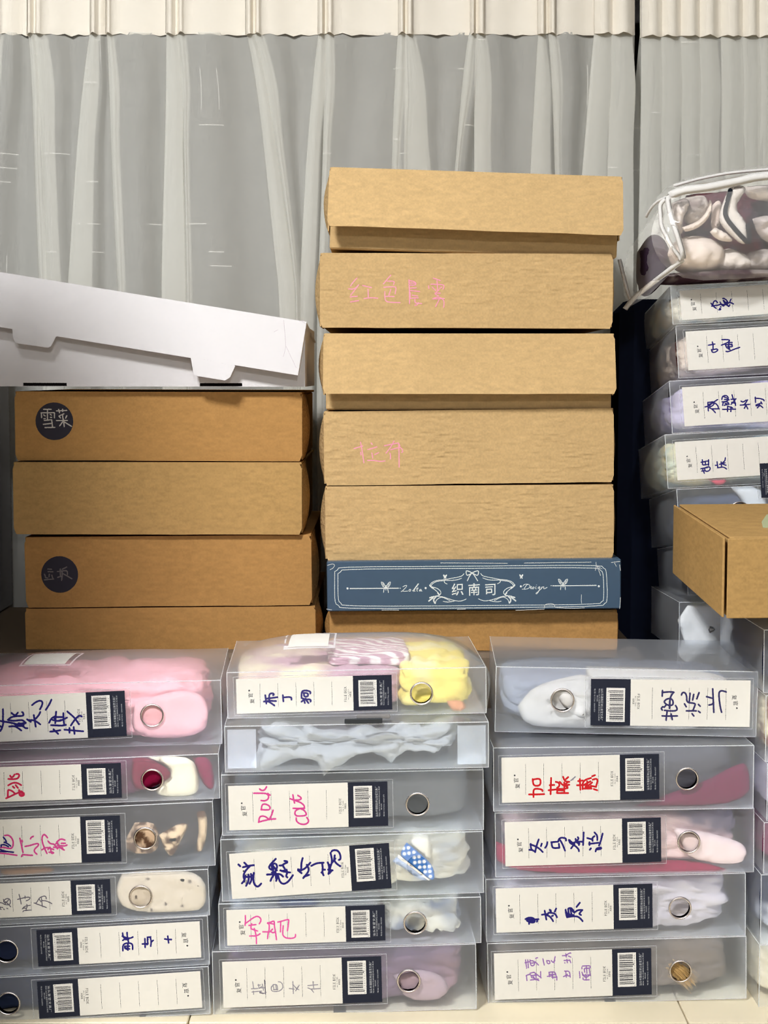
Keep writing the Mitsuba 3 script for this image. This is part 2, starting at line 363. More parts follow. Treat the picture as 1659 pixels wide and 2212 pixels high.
put('window_1__pane', (np.array([[-1.5, GLASS_Y + .06, .42], [1.7, GLASS_Y + .06, .42], [1.7, GLASS_Y + .06, 2.2], [-1.5, GLASS_Y + .06, 2.2]]), np.array([[0, 1, 2], [0, 2, 3]])), 'glass')
fr = [rbox(-1.5, -1.45, 2.89, 2.95, .42, 2.2, .003), rbox(1.65, 1.7, 2.89, 2.95, .42, 2.2, .003), rbox(-1.45, 1.65, 2.89, 2.95, .42, .47, .003), rbox(-1.45, 1.65, 2.89, 2.95, 2.15, 2.2, .003)]
put('window_1__frame', trimesh.util.concatenate(fr), 'coated', A(180, 180, 182))
tag('window_1', 'dark night window behind the sheer curtain', kind='structure')
put('platform', rbox(-1.3, 0.36, 2.21, 2.665, 0.0, PLAT, .006), 'matte', A(120, 105, 90))
tag('platform', 'low ledge carrying the cardboard box stacks', kind='structure')

# the ceiling lamps: opal domes on a flat base
for (lx, ly, lz), R, rad, lcol in LAMPS:
    key = name('ceiling_light')
    put(key + '__base', rbox(lx - R * .8, lx + R * .8, ly - R * .8, ly + R * .8, lz + .004, 2.498, .01), 'coated', A(235, 235, 235))
    prof = [(R * math.cos(t), -0.6 * R * math.sin(t)) for t in np.linspace(0, math.pi / 2, 7)]
    dome = trimesh.creation.revolve(prof[::-1], sections=24)
    dome.apply_translation([lx, ly, lz])
    dome.fix_normals()
    if dome.face_normals[np.argmin(dome.triangles_center[:, 2]), 2] > 0: dome.invert()
    scene[key + '__dome'] = mikit.ply(dome, {'type': 'diffuse', 'reflectance': rgb(.8, .8, .8)}, emitter={'type': 'area', 'radiance': rgb(*(rad * np.array(lcol)))})
    tag(key, 'round white ceiling light over the stacks' if ly > 0 else 'round white ceiling light at the far end of the room', 'ceiling light')


# ---------------------------------------------------------------- curtains
def X_at(px, py):
    return at(px, py, CURT_Y)[0]


def curtain(key, folds, x0, x1, label, seed, back=0.0):
    """A pinch-pleated sheer: flat cloth between pleats, and at each pleat a flattened fold of three layers that opens towards the hem.
    folds: (left, right) of the fold at the heading's foot and further down, as pixels of the photograph at the curtain's distance."""
    rng = np.random.default_rng(seed)
    ph = rng.random((len(folds) + 2, 4)) * 6.28

    def row(py, head=False):
        t = max(0.0, (py - 75) / 545.0)
        s = min(t, 1) ** 0.8 + max(0, t - 1) * 0.25
        pts = []
        lx_, ly_ = None, 0.0
        e = 0.0016
        gap = 0.0035 + 0.004 * min(t, 1)
        start = x0[0] + (x0[1] - x0[0]) * s
        cur = (X_at(start, py), 0.0)
        for k, (al, ar, bl, br) in enumerate(folds):
            xl, xr = al + (bl - al) * s, ar + (br - ar) * s
            if not head:
                xl += 2.2 * math.sin(py / 130 + ph[k, 0]); xr += 2.2 * math.sin(py / 160 + ph[k, 1]) + 7 * math.exp(-((t - .2) / .16) ** 2)
            xl, xr = X_at(xl, py), X_at(xr, py)
            mid = np.linspace(0, 1, 9)[:-1]
            d = abs(xr - cur[0])
            for m in mid:
                y = cur[1] * (1 - mikit_s(0.1, 0.7, m))
                amp = (0.0035 if head else 0.009) * min(1, d / 0.06)
                y += amp * math.sin(m * 6.28 * 1.0 + ph[k, 2] + 1.2 * math.sin(py / 400)) * math.sin(math.pi * m)
                pts.append((cur[0] + (xr - cur[0]) * m, y))
            bulge = 0.013 if head else 0.004
            for q, (yy, xa, xb) in enumerate(((-gap, xr, xl), (-2 * gap, xl, xr))):
                if q == 0:
                    pts += [(xr, 0.0), (xr + e, -gap / 2), (xr, -gap)]
                    pts += [(xr + (xl - xr) * m, -gap - bulge * math.sin(math.pi * m) * 0.3) for m in (.3, .7)]
                else:
                    pts += [(xl, -gap), (xl - e, -1.5 * gap), (xl, -2 * gap)]
                    pts += [(xl + (xr - xl) * m, -2 * gap - bulge * math.sin(math.pi * m)) for m in (.25, .5, .75)]
                    cur = (xr, -2 * gap)
        end = X_at(x1[0] + (x1[1] - x1[0]) * s, py)
        for m in np.linspace(0, 1, 6):
            pts.append((cur[0] + (end - cur[0]) * m, cur[1] * (1 - m)))
        return np.array(pts)

    def surf(pys, head, z_of=None):
        R = [row(p, head) for p in pys]
        L = np.r_[0, np.cumsum(np.hypot(*np.diff(R[-1], axis=0).T))]
        P, uv = [], []
        for p, r in zip(pys, R):
            z = at(CX, p, CURT_Y)[2]
            P.append(np.column_stack([r[:, 0], CURT_Y + back + r[:, 1], np.full(len(r), z)])); uv.append(np.column_stack([L, np.full(len(r), z)]))
        nv = len(R[0]); nu = len(pys)
        i, j = np.meshgrid(np.arange(nu - 1), np.arange(nv - 1), indexing='ij')
        a = (i * nv + j).ravel()
        q = np.stack([a, a + nv, a + nv + 1, a + 1], 1)
        return trimesh.Trimesh(np.vstack(P), np.vstack([q[:, [0, 1, 2]], q[:, [0, 2, 3]]]), process=False), np.vstack(uv)

    m, uv = surf(np.r_[np.linspace(72, 300, 16), np.linspace(320, 700, 18), np.linspace(760, 1690, 16)], False)
    put(key + '__sheer_cloth', m, 'sheer', smooth=True, uv=uv)
    # the heading: stiff opaque band with small gathers at its foot
    m, uv = surf(np.r_[-60, -30, 0, 20, 40, 55, 65, 72, 75.5], True)
    v = m.vertices.copy()
    n = len(v) // 9
    foot = v[-2 * n:, :]
    v[-n:, 2] += 0.0016 * np.sin(v[-n:, 0] * 260) - 0.0012 * np.abs(np.sin(v[-n:, 0] * 95))
    v[-3 * n:, 1] -= 0.0016 * np.abs(np.sin(v[-3 * n:, 0] * 190 + np.repeat([0, .4, .8], n)))
    m.vertices = v; m.vertices[:, 1] -= 0.0012
    put(key + '__heading', m, 'matte', A(250, 243, 228, .80), smooth=True)
    tag(key, label, 'curtain', kind='thing')


def mikit_s(a, b, x):
    t = min(1, max(0, (x - a) / (b - a)))
    return t * t * (3 - 2 * t)


curtain('sheer_curtain', [(-12, 4, -70, -40), (62, 74, 92, 101), (78, 97, 103, 134), (198, 213, 149, 196), (232, 245, 258, 268), (361, 379, 355, 403), (386, 401, 406, 412),
                          (533, 547, 606, 634), (552, 566, 637, 646), (689, 701, 650, 676), (706, 722, 690, 703), (862, 874, 842, 851), (878, 893, 868, 955), (1017, 1025, 960, 972), (1031, 1048, 1022, 1070),
                          (1162, 1177, 1140, 1192), (1185, 1200, 1206, 1220), (1284, 1320, 1240, 1300), (1322, 1364, 1302, 1364)],
        (-150, -190), (1371, 1366), 'white sheer curtain with wide spaced pinch pleats over the dark window', 3)
curtain('sheer_curtain_001', [(1389, 1431, 1382, 1428), (1433, 1471, 1430, 1471), (1474, 1513, 1473, 1516), (1515, 1553, 1517, 1554), (1562, 1606, 1560, 1604), (1608, 1642, 1607, 1642), (1644, 1690, 1645, 1688), (1694, 1740, 1690, 1745), (1750, 1790, 1750, 1800)],
        (1386, 1350), (1830, 1830), 'second sheer curtain, densely gathered, behind the clear zip bag', 4, 0.02)


# ---------------------------------------------------------------- cloth
def cloth_box(key, fr, a0, a1, b0, b1, c0, c1, color, seed=0, fold=0.004, edge=0.011, p=7.0, stretch=(22, 60, 14), label=None, cat='garment', group=None):
    """A folded garment: a soft rounded block with folds."""
    m = trimesh.creation.box()
    s = np.array([a1 - a0, b1 - b0, c1 - c0])
    m.apply_scale(s)
    m = m.subdivide_to_size(edge)
    q = np.asarray(m.vertices) / (s / 2)
    k = (np.abs(q) ** p).sum(1) ** (1 / p)
    q = q / k[:, None]
    P = q * s / 2
    W = P * np.array(stretch) + seed * 13.7
    W[:, 1] += 1.5 * meshkit.noise(P * 25 + seed)
    d = np.abs(meshkit.fbm(W, 3, seed) - 0.5) * 4 - 0.5
    fold = fold * 1.5
    nrm = q / np.linalg.norm(q, axis=1, keepdims=True)
    P = P - nrm * (fold * (0.3 - d))[:, None]
    P[:, 2] = np.maximum(P[:, 2], 0.0015 - (c0 + c1) / 2)
    m = trimesh.Trimesh(P + np.array([(a0 + a1) / 2, (b0 + b1) / 2, (c0 + c1) / 2]), m.faces, process=True)
    col = color(np.asarray(m.vertices), fr) if callable(color) else np.tile(np.asarray(color, float), (len(m.vertices), 1))
    put(key, fr.mesh(m), 'matte', col, smooth=True)
    if label: tag(key, label, cat, group)
    return key


def pillow(key, fr, px, c0, thick, color, seed=0, fold=0.0015, step=0.005, label=None, cat='garment', round_=0.008, scale=(45, 45), soft=2):
    """A piece of cloth with this outline (photo pixels), puffed, at depth c0 behind the front of the box."""
    ol = Polygon(chaikin(np.array([fr.ab(x, y, c0) for x, y in px + px[:1]]), soft)).buffer(0)
    a0, b0, a1, b1 = ol.bounds
    ga, gb = np.meshgrid(np.arange(a0, a1, step), np.arange(b0, b1, step))
    g = np.column_stack([ga.ravel(), gb.ravel()])
    inner = ol.buffer(-step * 0.4)
    g = g[shapely.contains_xy(inner, g[:, 0], g[:, 1])]
    L = ol.exterior.length
    bd = np.array([ol.exterior.interpolate(t).coords[0] for t in np.linspace(0, L, max(12, int(L / step)), endpoint=False)])
    pts = np.vstack([bd, g])
    tri = Delaunay(pts).simplices
    cen = pts[tri].mean(1)
    tri = tri[shapely.contains_xy(ol, cen[:, 0], cen[:, 1])]
    dist = shapely.distance(shapely.points(pts), ol.exterior)
    prof = np.sqrt(np.clip(1 - (1 - np.clip(dist / round_, 0, 1)) ** 2, 0, 1))
    nz = meshkit.fbm(np.column_stack([pts * np.array(scale), np.full(len(pts), seed * 3.3)]), 3, seed)
    fold = fold * 1.5
    h = prof * thick / 2 + (np.abs(nz - .5) * 4 - .5) * fold * prof
    nb = len(bd)
    fv = np.column_stack([pts, c0 + thick / 2 - h])
    bv = np.column_stack([pts, c0 + thick / 2 + prof * thick / 2])[nb:]
    mp = np.r_[np.arange(nb), np.arange(len(bv)) + len(fv)]
    f1 = tri.copy()
    v = pts
    area = np.cross(v[f1[:, 1]] - v[f1[:, 0]], v[f1[:, 2]] - v[f1[:, 0]])
    f1[area > 0] = f1[area > 0][:, ::-1]
    m = trimesh.Trimesh(np.vstack([fv, bv]), np.vstack([f1, mp[f1][:, ::-1]]), process=False)
    col = color(np.asarray(m.vertices), fr) if callable(color) else color
    put(key, fr.mesh(m), 'matte', col, smooth=True)
    if label: tag(key, label, cat)
    return key


def two(c1, c2, scale=30, thr=0.5, soft=0.08, seed=0, stretch=(1, 1, 1)):
    """Cloth printed in two tones in soft patches."""
    def fn(P, fr):
        n = meshkit.fbm(P * scale * np.array(stretch) + seed * 7.1, 3, seed)
        t = np.clip((n - thr + soft) / (2 * soft), 0, 1)[:, None]
        return np.asarray(c1) * (1 - t) + np.asarray(c2) * t
    return fn


# ---------------------------------------------------------------- file boxes
LINES = [28.5, 50.2, 72.0, 93.8, 115.6]


def label_card(key, fr, spec, thick, hand):
    """The paper label of a file box, with its print. spec: ('f', TL, TR, BL) | ('r', TR, BR, TBD) | ('l', TL, BL, RT) in photo pixels, as the label is read with its maker's mark at the start."""
    kind, p0, p1, p2 = spec
    c = -0.0007
    q0, q1, q2 = (fr.ab(*p, c) for p in (p0, p1, p2))
    if kind == 'f':
        tl, tr, bl = q0, q1, q2
    elif kind == 'r':
        eu = (q0 - q2) / np.linalg.norm(q0 - q2)
        tr, tl = q0, q0 - 0.1885 * eu
        bl = tl + (q1 - q0)
    else:
        eu = (q2 - q0) / np.linalg.norm(q2 - q0)
        tl, bl = q0, q1
        tr = tl + 0.1885 * eu
    eu = (tr - tl) / np.linalg.norm(tr - tl)
    ev = np.array([-eu[1], eu[0]])
    k = np.linalg.norm(tr - tl) / 188.5
    H = abs((tl - bl) @ ev) / k
    o = tl - ev * H * k

    def place(g):            # label millimetres (U from the maker's mark, V up) -> the box's front
        return shapely.affinity.affine_transform(g, [eu[0] * k, ev[0] * k, eu[1] * k, ev[1] * k, o[0], o[1]])

    def txt(s, size, U, V0, V1=None, mid=True):
        """Text that runs along V with its feet towards larger U; V0..V1 is the span it fills."""
        g, w = text_shape(s, size)
        sc = 1.0 if V1 is None else (V1 - V0) / w
        return shapely.affinity.affine_transform(g, [0, -1, sc, 0, U, V0])

    t0, t1 = c, c + 0.0003
    put(key, fr.mesh(extrude(place(sbox(0, 0, 141.5, H)), t0, t1)), 'matte', PAPER)
    put(key + '__dark_panel', fr.mesh(extrude(place(sbox(141.5, 0, 188.5, H)), t0, t1)), 'matte', DARK)
    wide = thick > 0.066
    V0, V1 = (10.5, H - 4.5) if wide else (4.6, H - 5.5)
    lo, hi = 148.0, 170.2
    put(key + '__barcode', fr.mesh(extrude(place(sbox(lo, V0, hi, V1)), t0 - 0.0001, t0)), 'matte', WHITE)
    g = [txt('复', 6.2, 25.6 - 4, H * .40 - 5), txt('官', 6.2, 22.0 - 4 + 2, H * .40 + 2), Point(15.6, H * .40 + 11).buffer(1.0, 5)]
    for u in LINES:
        g.append(sbox(u, H * .17, u + 0.32, H * .85))
    m = H * 0.48
    g += [txt('FILE BOX', 3.9, 133.5, m - 9.5, m + 9.5), txt('A4-5  75mm' if wide else 'A4-5  55mm', 1.9, 136.2, m - 6.8, m + 6), txt('档案盒', 2.5, 139.2, m - 4, m + 3.2)]
    rr = np.random.default_rng(17)
    v, Vb, Ve = V0 + 3.2, V0 + 3.2, V1 - 1.6
    n, w_ = 0, []
    while v < Ve:
        w = rr.choice([.33, .33, .66, .99]) * (Ve - Vb) / 26
        g.append(sbox(150.0, v, 166.2 + (1.6 if n in (0, 1, 14, 15) else 0), min(v + w, Ve)))
        v += w + rr.choice([.33, .66, .99, .66]) * (Ve - Vb) / 26
        n += 1
    for i_, ch in enumerate('6971697129735'):
        g.append(txt(ch, 1.9, 168.9, V0 + 0.7 + i_ * (Ve - V0 - 1) / 13))
    pl = [place(x) for x in g]
    put(key + '__lettering', fr.mesh(extrude(unary_union(pl[:4 + len(LINES) - 1 + 0 + 4]), t0 - 0.0002, t0)), 'matte', BLACK)
    put(key + '__barcode_bars', fr.mesh(extrude(unary_union(pl[4 + len(LINES) - 1 + 4:]), t0 - 0.0003, t0 - 0.0001)), 'matte', BLACK)
    g = [txt('汕头市潮南区峡山复官文具厂' if wide else '汕头复官文具厂', 3.3, 176.8, V0 + 0.8, V1 - .6),
         txt('地址:汕头市潮南区峡山文具区', 1.7, 179.3, V0 + 0.8, V1 - .6), txt('峡山区', 1.6, 181.6, V0 + 9, V0 + 17), txt('电话:0754-86600', 1.7, 184.6, V0 + 0.8, V0 + .72 * (V1 - V0))]
    put(key + '__white_lettering', fr.mesh(extrude(unary_union([place(x) for x in g]), t0 - 0.0002, t0)), 'matte', A(190, 192, 196))
    ln = lambda u0, v0, u1, v1: sbox(u0, v0, u1, v1)
    pk = [ln(-3, -2.6, 195, -2.2), ln(-3, H + 2.2, 195, H + 2.6), ln(194.6, -2.6, 195, H + 2.6), ln(-3.4, -2.6, -3, H + 2.6)]
    for nm in ('lettering', 'white_lettering', 'barcode_bars'):
        labels[key + '__' + nm] = {'kind': 'stuff', 'label': 'small printed characters' if 'bars' not in nm else 'barcode bars and digits'}
    a, b = fr.W_, fr.H_
    pk = place(unary_union(pk)).intersection(sbox(.001, .001, a - .001, b - .001))
    if not pk.is_empty:
        put(key.rsplit('__', 1)[0] + '__label_pocket', fr.mesh(extrude(pk, -0.0006, -0.0002)), 'fold_white')
    for i_, (spec_, col, wd) in enumerate(hand):
        ink(key + '__handwriting' + (f'_{i_:03d}' if i_ else ''), fr, spec_, col, wd, t0 - 0.0004, 0.0003)


def file_box(label, corners, Y, yaw=0.0, pitch=0.0, D=0.235, card=None, hand=(), ring=None, ring_r=26.0, grommet=True, top=0.004, ends=(0.006, 0.006), group='frosted file boxes', no_front=False, W=None):
    f, w, h = fit(corners, Y, yaw, pitch)
    if W: w = W
    f.W_, f.H_ = w, h
    key = name('file_box')
    k = Y / F
    outline = sbox(0, 0, w, h)
    if ring:
        rc = f.ab(*ring)
        outline = outline.difference(Point(rc).buffer((ring_r - 1.8) * k, 16))
    sheets = [flat(outline, 0.0)]
    sheets.append(grid(15, 11, lambda U, V: np.stack([U * w, h + top * (1 - (2 * U - 1) ** 4) * np.clip(np.sin(np.pi * V ** 0.7), 0, 1), V * D], -1)))
    sheets.append(grid(2, 2, lambda U, V: np.stack([U * w, 0 * U + 0.0006, V * D], -1)))
    for s_, e in ((0, ends[0]), (1, ends[1])):
        bul = lambda U, V, s_=s_, e=e: np.stack([s_ * w + (2 * s_ - 1) * e * np.sin(np.pi * U) ** 0.8 * np.clip(np.sin(np.pi * np.clip(V * .93 + .07, 0, 1)) * 1.2, 0, 1), 0.0006 + U * (h - 0.0012), 0.0006 + V * (D - .0006)], -1)
        sheets.append(grid(9, 9, bul))
    sheets.append(grid(2, 2, lambda U, V: np.stack([U * w, V * h, 0 * U + D], -1)))
    for m in sheets: m.vertices = np.asarray(m.vertices)
    put(key, f.mesh(trimesh.util.concatenate(sheets)), 'frosted', smooth=25)
    e = 0.00045
    E = [rbox(0, w, h - e, h + e, -e, e, .0001), rbox(0, w, -e * .6, e * .6, -e * .6, e * .6, .0001), rbox(-e, e, 0, h, -e, e, .0001), rbox(w - e, w + e, 0, h, -e, e, .0001)]
    E += [tubes([(x, h, 0), (x, h, D)], e * .8, 5) for x in (0, w)]
    put(key + '__fold_edge', f.mesh(trimesh.util.concatenate(E)), 'fold_white')
    if ring and grommet:
        R = ring_r * k
        th = np.linspace(0, 2 * np.pi, 41)
        prof = np.array([(-.0024, .0002), (-.0021, -.0008), (-.0013, -.0012), (-.0005, -.0009), (0, .0001), (-.0005, .0006), (-.0023, .006)])
        V = np.array([[(rc[0] + (R + p[0]) * math.cos(t), rc[1] + (R + p[0]) * math.sin(t), p[1]) for p in prof] for t in th[:-1]]).reshape(-1, 3)
        n, q = len(prof), []
        for i in range(40):
            for j in range(n - 1):
                a_, b_ = i * n + j, ((i + 1) % 40) * n + j
                q += [(a_, b_, b_ + 1), (a_, b_ + 1, a_ + 1)]
        put(key + '__finger_ring', f.mesh(trimesh.Trimesh(V, q, process=False)), 'steel', smooth=40)
        labels[key + '__finger_ring'] = {'label': 'steel finger ring'}
    if card:
        label_card(key + '__label_card', f, card, h, hand)
        labels[key + '__label_card'] = {'label': 'white paper label with a dark barcode end'}
    tag(key, label, 'file box', group)
    f.key, f.top_ = key, top
    lid = lambda a, c: h + top * (1 - (2 * np.clip(a / w, 0, 1) - 1) ** 4) * np.clip(np.sin(np.pi * np.clip(c / D, 0, 1) ** 0.7), 0, 1)

    def on_lid(P, dz, frame=False):
        def sheet(U, V):
            B = (P[0] * ((1 - U) * (1 - V))[..., None] + P[3] * (U * (1 - V))[..., None] + P[1] * ((1 - U) * V)[..., None] + P[2] * (U * V)[..., None])
            return np.stack([B[..., 0], lid(B[..., 0], B[..., 1]) + dz, B[..., 1]], -1)
        if not frame: return grid(8, 6, sheet)
        e = .035
        return trimesh.util.concatenate([grid(8, 6, lambda U, V, q_=q_: sheet(q_[0] + (q_[1] - q_[0]) * U, q_[2] + (q_[3] - q_[2]) * V)) for q_ in ((0, 1, 0, e * 2), (0, 1, 1 - e * 2, 1), (0, e, 0, 1), (1 - e, 1, 0, 1))])
    f.on_lid, f.lid = on_lid, lid
    return f


def lid_label(f, quad, key):
    """A small paper label in a clear pocket welded on the bulging lid; quad = photo pixels of the paper and of the pocket."""
    for nm, qd, bs, col, dz in (('lid_label', quad[0], 'matte', PAPER, .0009), ('lid_pocket', quad[1], 'fold_white', None, .0002)):
        P = np.array([f.ac(x, y, f.H_ + f.top_) for x, y in qd])
        for _ in range(30):
            P = 0.5 * P + 0.5 * np.array([f.ac(x, y, float(f.lid(*ac_))) for (x, y), ac_ in zip(qd, P)])
        put(f.key + '__' + nm, f.mesh(f.on_lid(P, dz, frame=nm == 'lid_pocket')), bs, col)


NAVY, RED, PINKI, GREY, VIOL = A(42, 38, 110, .9), A(205, 40, 58), A(214, 78, 150), A(112, 108, 120), A(150, 110, 178)
LY, LYAW, MY, MYAW, RY = 1.898, 3.2, 1.916, 2.2, 1.95

f = file_box('frosted file box full of pale pink cloth, large blue handwriting on its label', [(-90, 1483), (476, 1469.6), (480, 1606.5), (-90, 1622)], 1.945, LYAW, card=('r', (269, 1492), (274, 1589.5), (182.3, 1496)),
             hand=[((0, 1490, 8.295, "52,350 55,450 50,560 60,600 40,680 5,740; -20,555 60,570 140,580; 0,650 20,665; 140,540 200,490 300,470 420,470 420,420 395,400; 205,415 270,470 320,410; 150,545 250,560 380,540 430,560 460,600; 60,570 200,590 300,620 400,640 450,690 490,690; 165,660 260,650 330,690 380,730; 290,640 400,600 460,590; 250,600 300,650 420,650; 330,600 430,620; 485,530 550,575; 530,545 620,545 720,620; 605,455 640,660; 640,520 700,450 720,400; 575,275 640,220 720,190 765,220 750,290 715,350; 920,180 880,270 820,360; 1005,395 995,500 990,600; 880,590 920,510 1000,470; 940,540 1060,570 1200,500; 1010,490 1140,490; 1135,420 1140,560 1150,620; 915,635 1020,640 1110,645 1180,630; 1040,560 1100,540; 900,750 980,745 1080,725; 960,710 1040,790; 970,500 1000,560; 1205,390 1290,460 1350,520 1415,620; 1270,640 1300,590 1370,500 1430,460 1465,480; 1155,715 1300,730 1490,745; 1245,685 1245,770; 1320,670 1335,790"), NAVY, 4.0)],
             ring=(328.5, 1545.6), ring_r=26.5, top=0.021, ends=(.006, .010))
L1 = f
lid_label(f, ([(50, 1438), (76, 1415), (165, 1413), (140, 1436)], [(40, 1440), (71, 1413), (183, 1411), (152, 1438)]), f.key)
f = file_box('frosted file box over maroon and cream cloth, red handwriting on its label', [(-95, 1652), (471, 1626.6), (475.5, 1726), (-95, 1745)], LY, LYAW, card=('r', (260.7, 1648), (263, 1723), (172.7, 1651)),
             hand=[((0, 1640, 8.295, "110,700 180,670 280,620 330,600; 140,670 140,570 150,545 220,570 260,610; 340,550 350,660 420,660 430,620 380,570 350,580; 330,600 430,610; 350,640 430,640; 145,470 220,425 300,420 380,465; 230,490 255,515; 280,465 320,515; 150,355 240,360 310,350 345,310 340,265 290,265; 180,295 200,330 240,310 260,275"), A(205, 48, 84), 3.8)],
             ring=(328.5, 1684.5), ring_r=25)
L2 = f
f = file_box('frosted file box with brown printed cloth at its ring, label written in pink and navy', [(-105, 1758), (460, 1732), (464, 1868.5), (-103, 1898)], LY, LYAW, card=('r', (258.6, 1761.6), (259.8, 1860.4), (171, 1764.6)),
             hand=[((0, 1770, 8.295, "85,290 150,280 210,330 240,410 230,490 190,530 60,500; 0,605 150,620 300,645; 0,510 60,500; 355,340 380,440 410,590; 395,380 400,400; 385,665 400,630 480,640 580,645; 545,350 560,320 595,305; 450,485 540,470 640,435 690,435 690,470 620,530 610,580 660,625; 850,330 800,265 760,290 750,360 770,460 840,610; 750,545 830,500 900,520 960,540; 860,390 900,440 970,440 1030,530; 860,540 900,480 920,620 960,600; 1000,440 1050,370 1100,350 1160,370; 1030,470 1160,480 1200,460; 1020,400 1060,500 1150,550; 1100,430 1170,430; 960,500 1120,510; 880,590 950,590"), PINKI, 3.4),
                   ((0, 1770, 8.295, "60,320 100,370 120,410 60,410 130,430 190,480; 20,460 80,450 150,490; 0,540 100,575 240,590; 0,575 120,580; 20,470 20,500"), NAVY, 3.2)],
             ring=(313.4, 1811), ring_r=26)
L3 = f
f = file_box('slim frosted file box with cream spotted cloth, label written in faint grey pencil', [(-115, 1903), (449, 1878), (453, 1976.5), (-113, 2003)], LY, LYAW, card=('r', (237.5, 1899), (240, 1972.6), (150, 1902.6)),
             hand=[((0, 1890, 8.295, "0,500 40,500 80,530 150,540 190,510 180,440 130,420 90,440 60,470 80,500 130,480 150,450; 60,440 100,520; 100,480 150,530 190,570; 0,600 20,620; 60,610 80,620; 120,600 140,605; 0,580 50,585; 340,350 360,420 380,520; 315,440 440,405 540,395 530,440 470,465; 450,420 450,380; 410,660 420,640 550,630; 400,610 440,560 540,545; 480,530 490,560 460,640; 410,600 470,590 470,640; 610,505 650,510 700,420 740,390 820,375 830,430; 640,515 740,550 830,585; 740,400 750,500 760,570; 760,460 830,465 930,515; 700,430 730,480"), GREY, 2.0)],
             ring=(303.8, 1937), ring_r=26.5)
L4 = f
f = file_box('slim dark file box with its label the other way round, three navy characters', [(-116, 2010), (449, 1977.5), (452, 2084), (-114, 2114)], LY, LYAW, card=('f', (435, 2068), (83, 2088), (432, 1990)),
             hand=[((240, 1985, 8.295, "285,245 290,330 310,410; 200,310 270,340 340,350 390,325; 205,255 215,330 260,350; 210,385 260,350 300,340; 260,370 310,370; 210,570 210,440 385,430 385,545; 300,440 300,560; 250,490 330,490; 250,520 330,540; 245,490 245,530 300,550; 650,330 710,325; 700,330 720,400 710,490; 730,405 755,385; 650,345 660,370; 650,370 660,450 640,460; 605,355 610,510; 560,450 660,445; 960,360 1010,370 1080,370; 1015,310 1030,430"), NAVY, 3.4)],
             ring=(13.6, 2055), ring_r=27)
L5 = f
f = file_box('slim dark file box with a blank label the other way round, lowest of its stack', [(-115, 2119), (450, 2086.5), (454, 2191), (-112, 2219)], LY, LYAW, card=('f', (437, 2176.6), (85, 2200), (434, 2097.6)), ring=(18, 2167.6), ring_r=27)
L6 = f

f = file_box('frosted file box with yellow cloth at its ring, topmost of the middle stack', [(490, 1452), (1048, 1442.5), (1052, 1539), (492, 1553)], 1.935, MYAW, card=('f', (509.6, 1467), (845.7, 1457.7), (510.8, 1542)),
             hand=[((500, 1450, 8.295, "605,430 625,580; 580,545 650,530 770,615; 640,490 720,480 820,465; 640,545 650,530; 690,530 800,535; 680,540 670,410 740,390 765,420 745,430; 920,430 930,540; 935,470 1020,460 1075,470 1075,510; 1255,480 1255,360 1330,340 1420,365 1410,400; 1290,390 1370,390 1375,450 1300,460 1295,390; 1255,480 1330,510 1400,500 1425,525 1415,545; 1255,545 1290,520 1330,490; 1300,500 1315,570; 1340,520 1380,570"), A(62, 58, 118), 3.8)],
             ring=(910.7, 1498), ring_r=26, top=0.029, ends=(.006, .012))
M1 = f
lid_label(f, ([(622, 1400), (632, 1372.5), (713, 1370), (709, 1397.5)], [(612, 1404), (625, 1371), (728, 1368), (724, 1400)]), f.key)
f = file_box('frosted box lying with its open side out, crinkled clear plastic inside and no label', [(484, 1569), (1054, 1560), (1056, 1657), (488, 1668.5)], MY - .012, MYAW, top=0.006, ends=(.004, .008))
M2 = f
f = file_box('grey empty looking file box with pink Latin letters on its label', [(479, 1674), (1043, 1663), (1045, 1792), (480, 1805)], MY, MYAW, card=('f', (492.5, 1698), (836.6, 1688), (495.6, 1793.9)),
             hand=[((500, 1690, 8.295, "485,715 560,690 700,660 790,655; 490,700 500,620 560,600 620,620 680,670; 680,655 720,590 745,500; 530,490 610,495 690,490 690,430 620,390 560,390 540,430 535,490; 530,325 590,335 650,310 670,260 650,215 600,195 400,195; 505,120 530,145 590,145 630,80; 650,200 690,230; 1160,640 1160,690 1210,740 1300,760 1370,730 1385,680 1350,630; 1105,465 1200,470 1310,465; 1230,470 1150,500 1130,560 1160,605 1260,605 1340,590 1340,550 1290,490 1250,480; 1300,460 1310,420 1240,360 1150,330; 1055,295 1120,320 1230,315 1260,280 1190,235; 1100,225 1110,290 1130,370"), PINKI, 3.4)],
             ring=(902, 1737), ring_r=27)
M3 = f
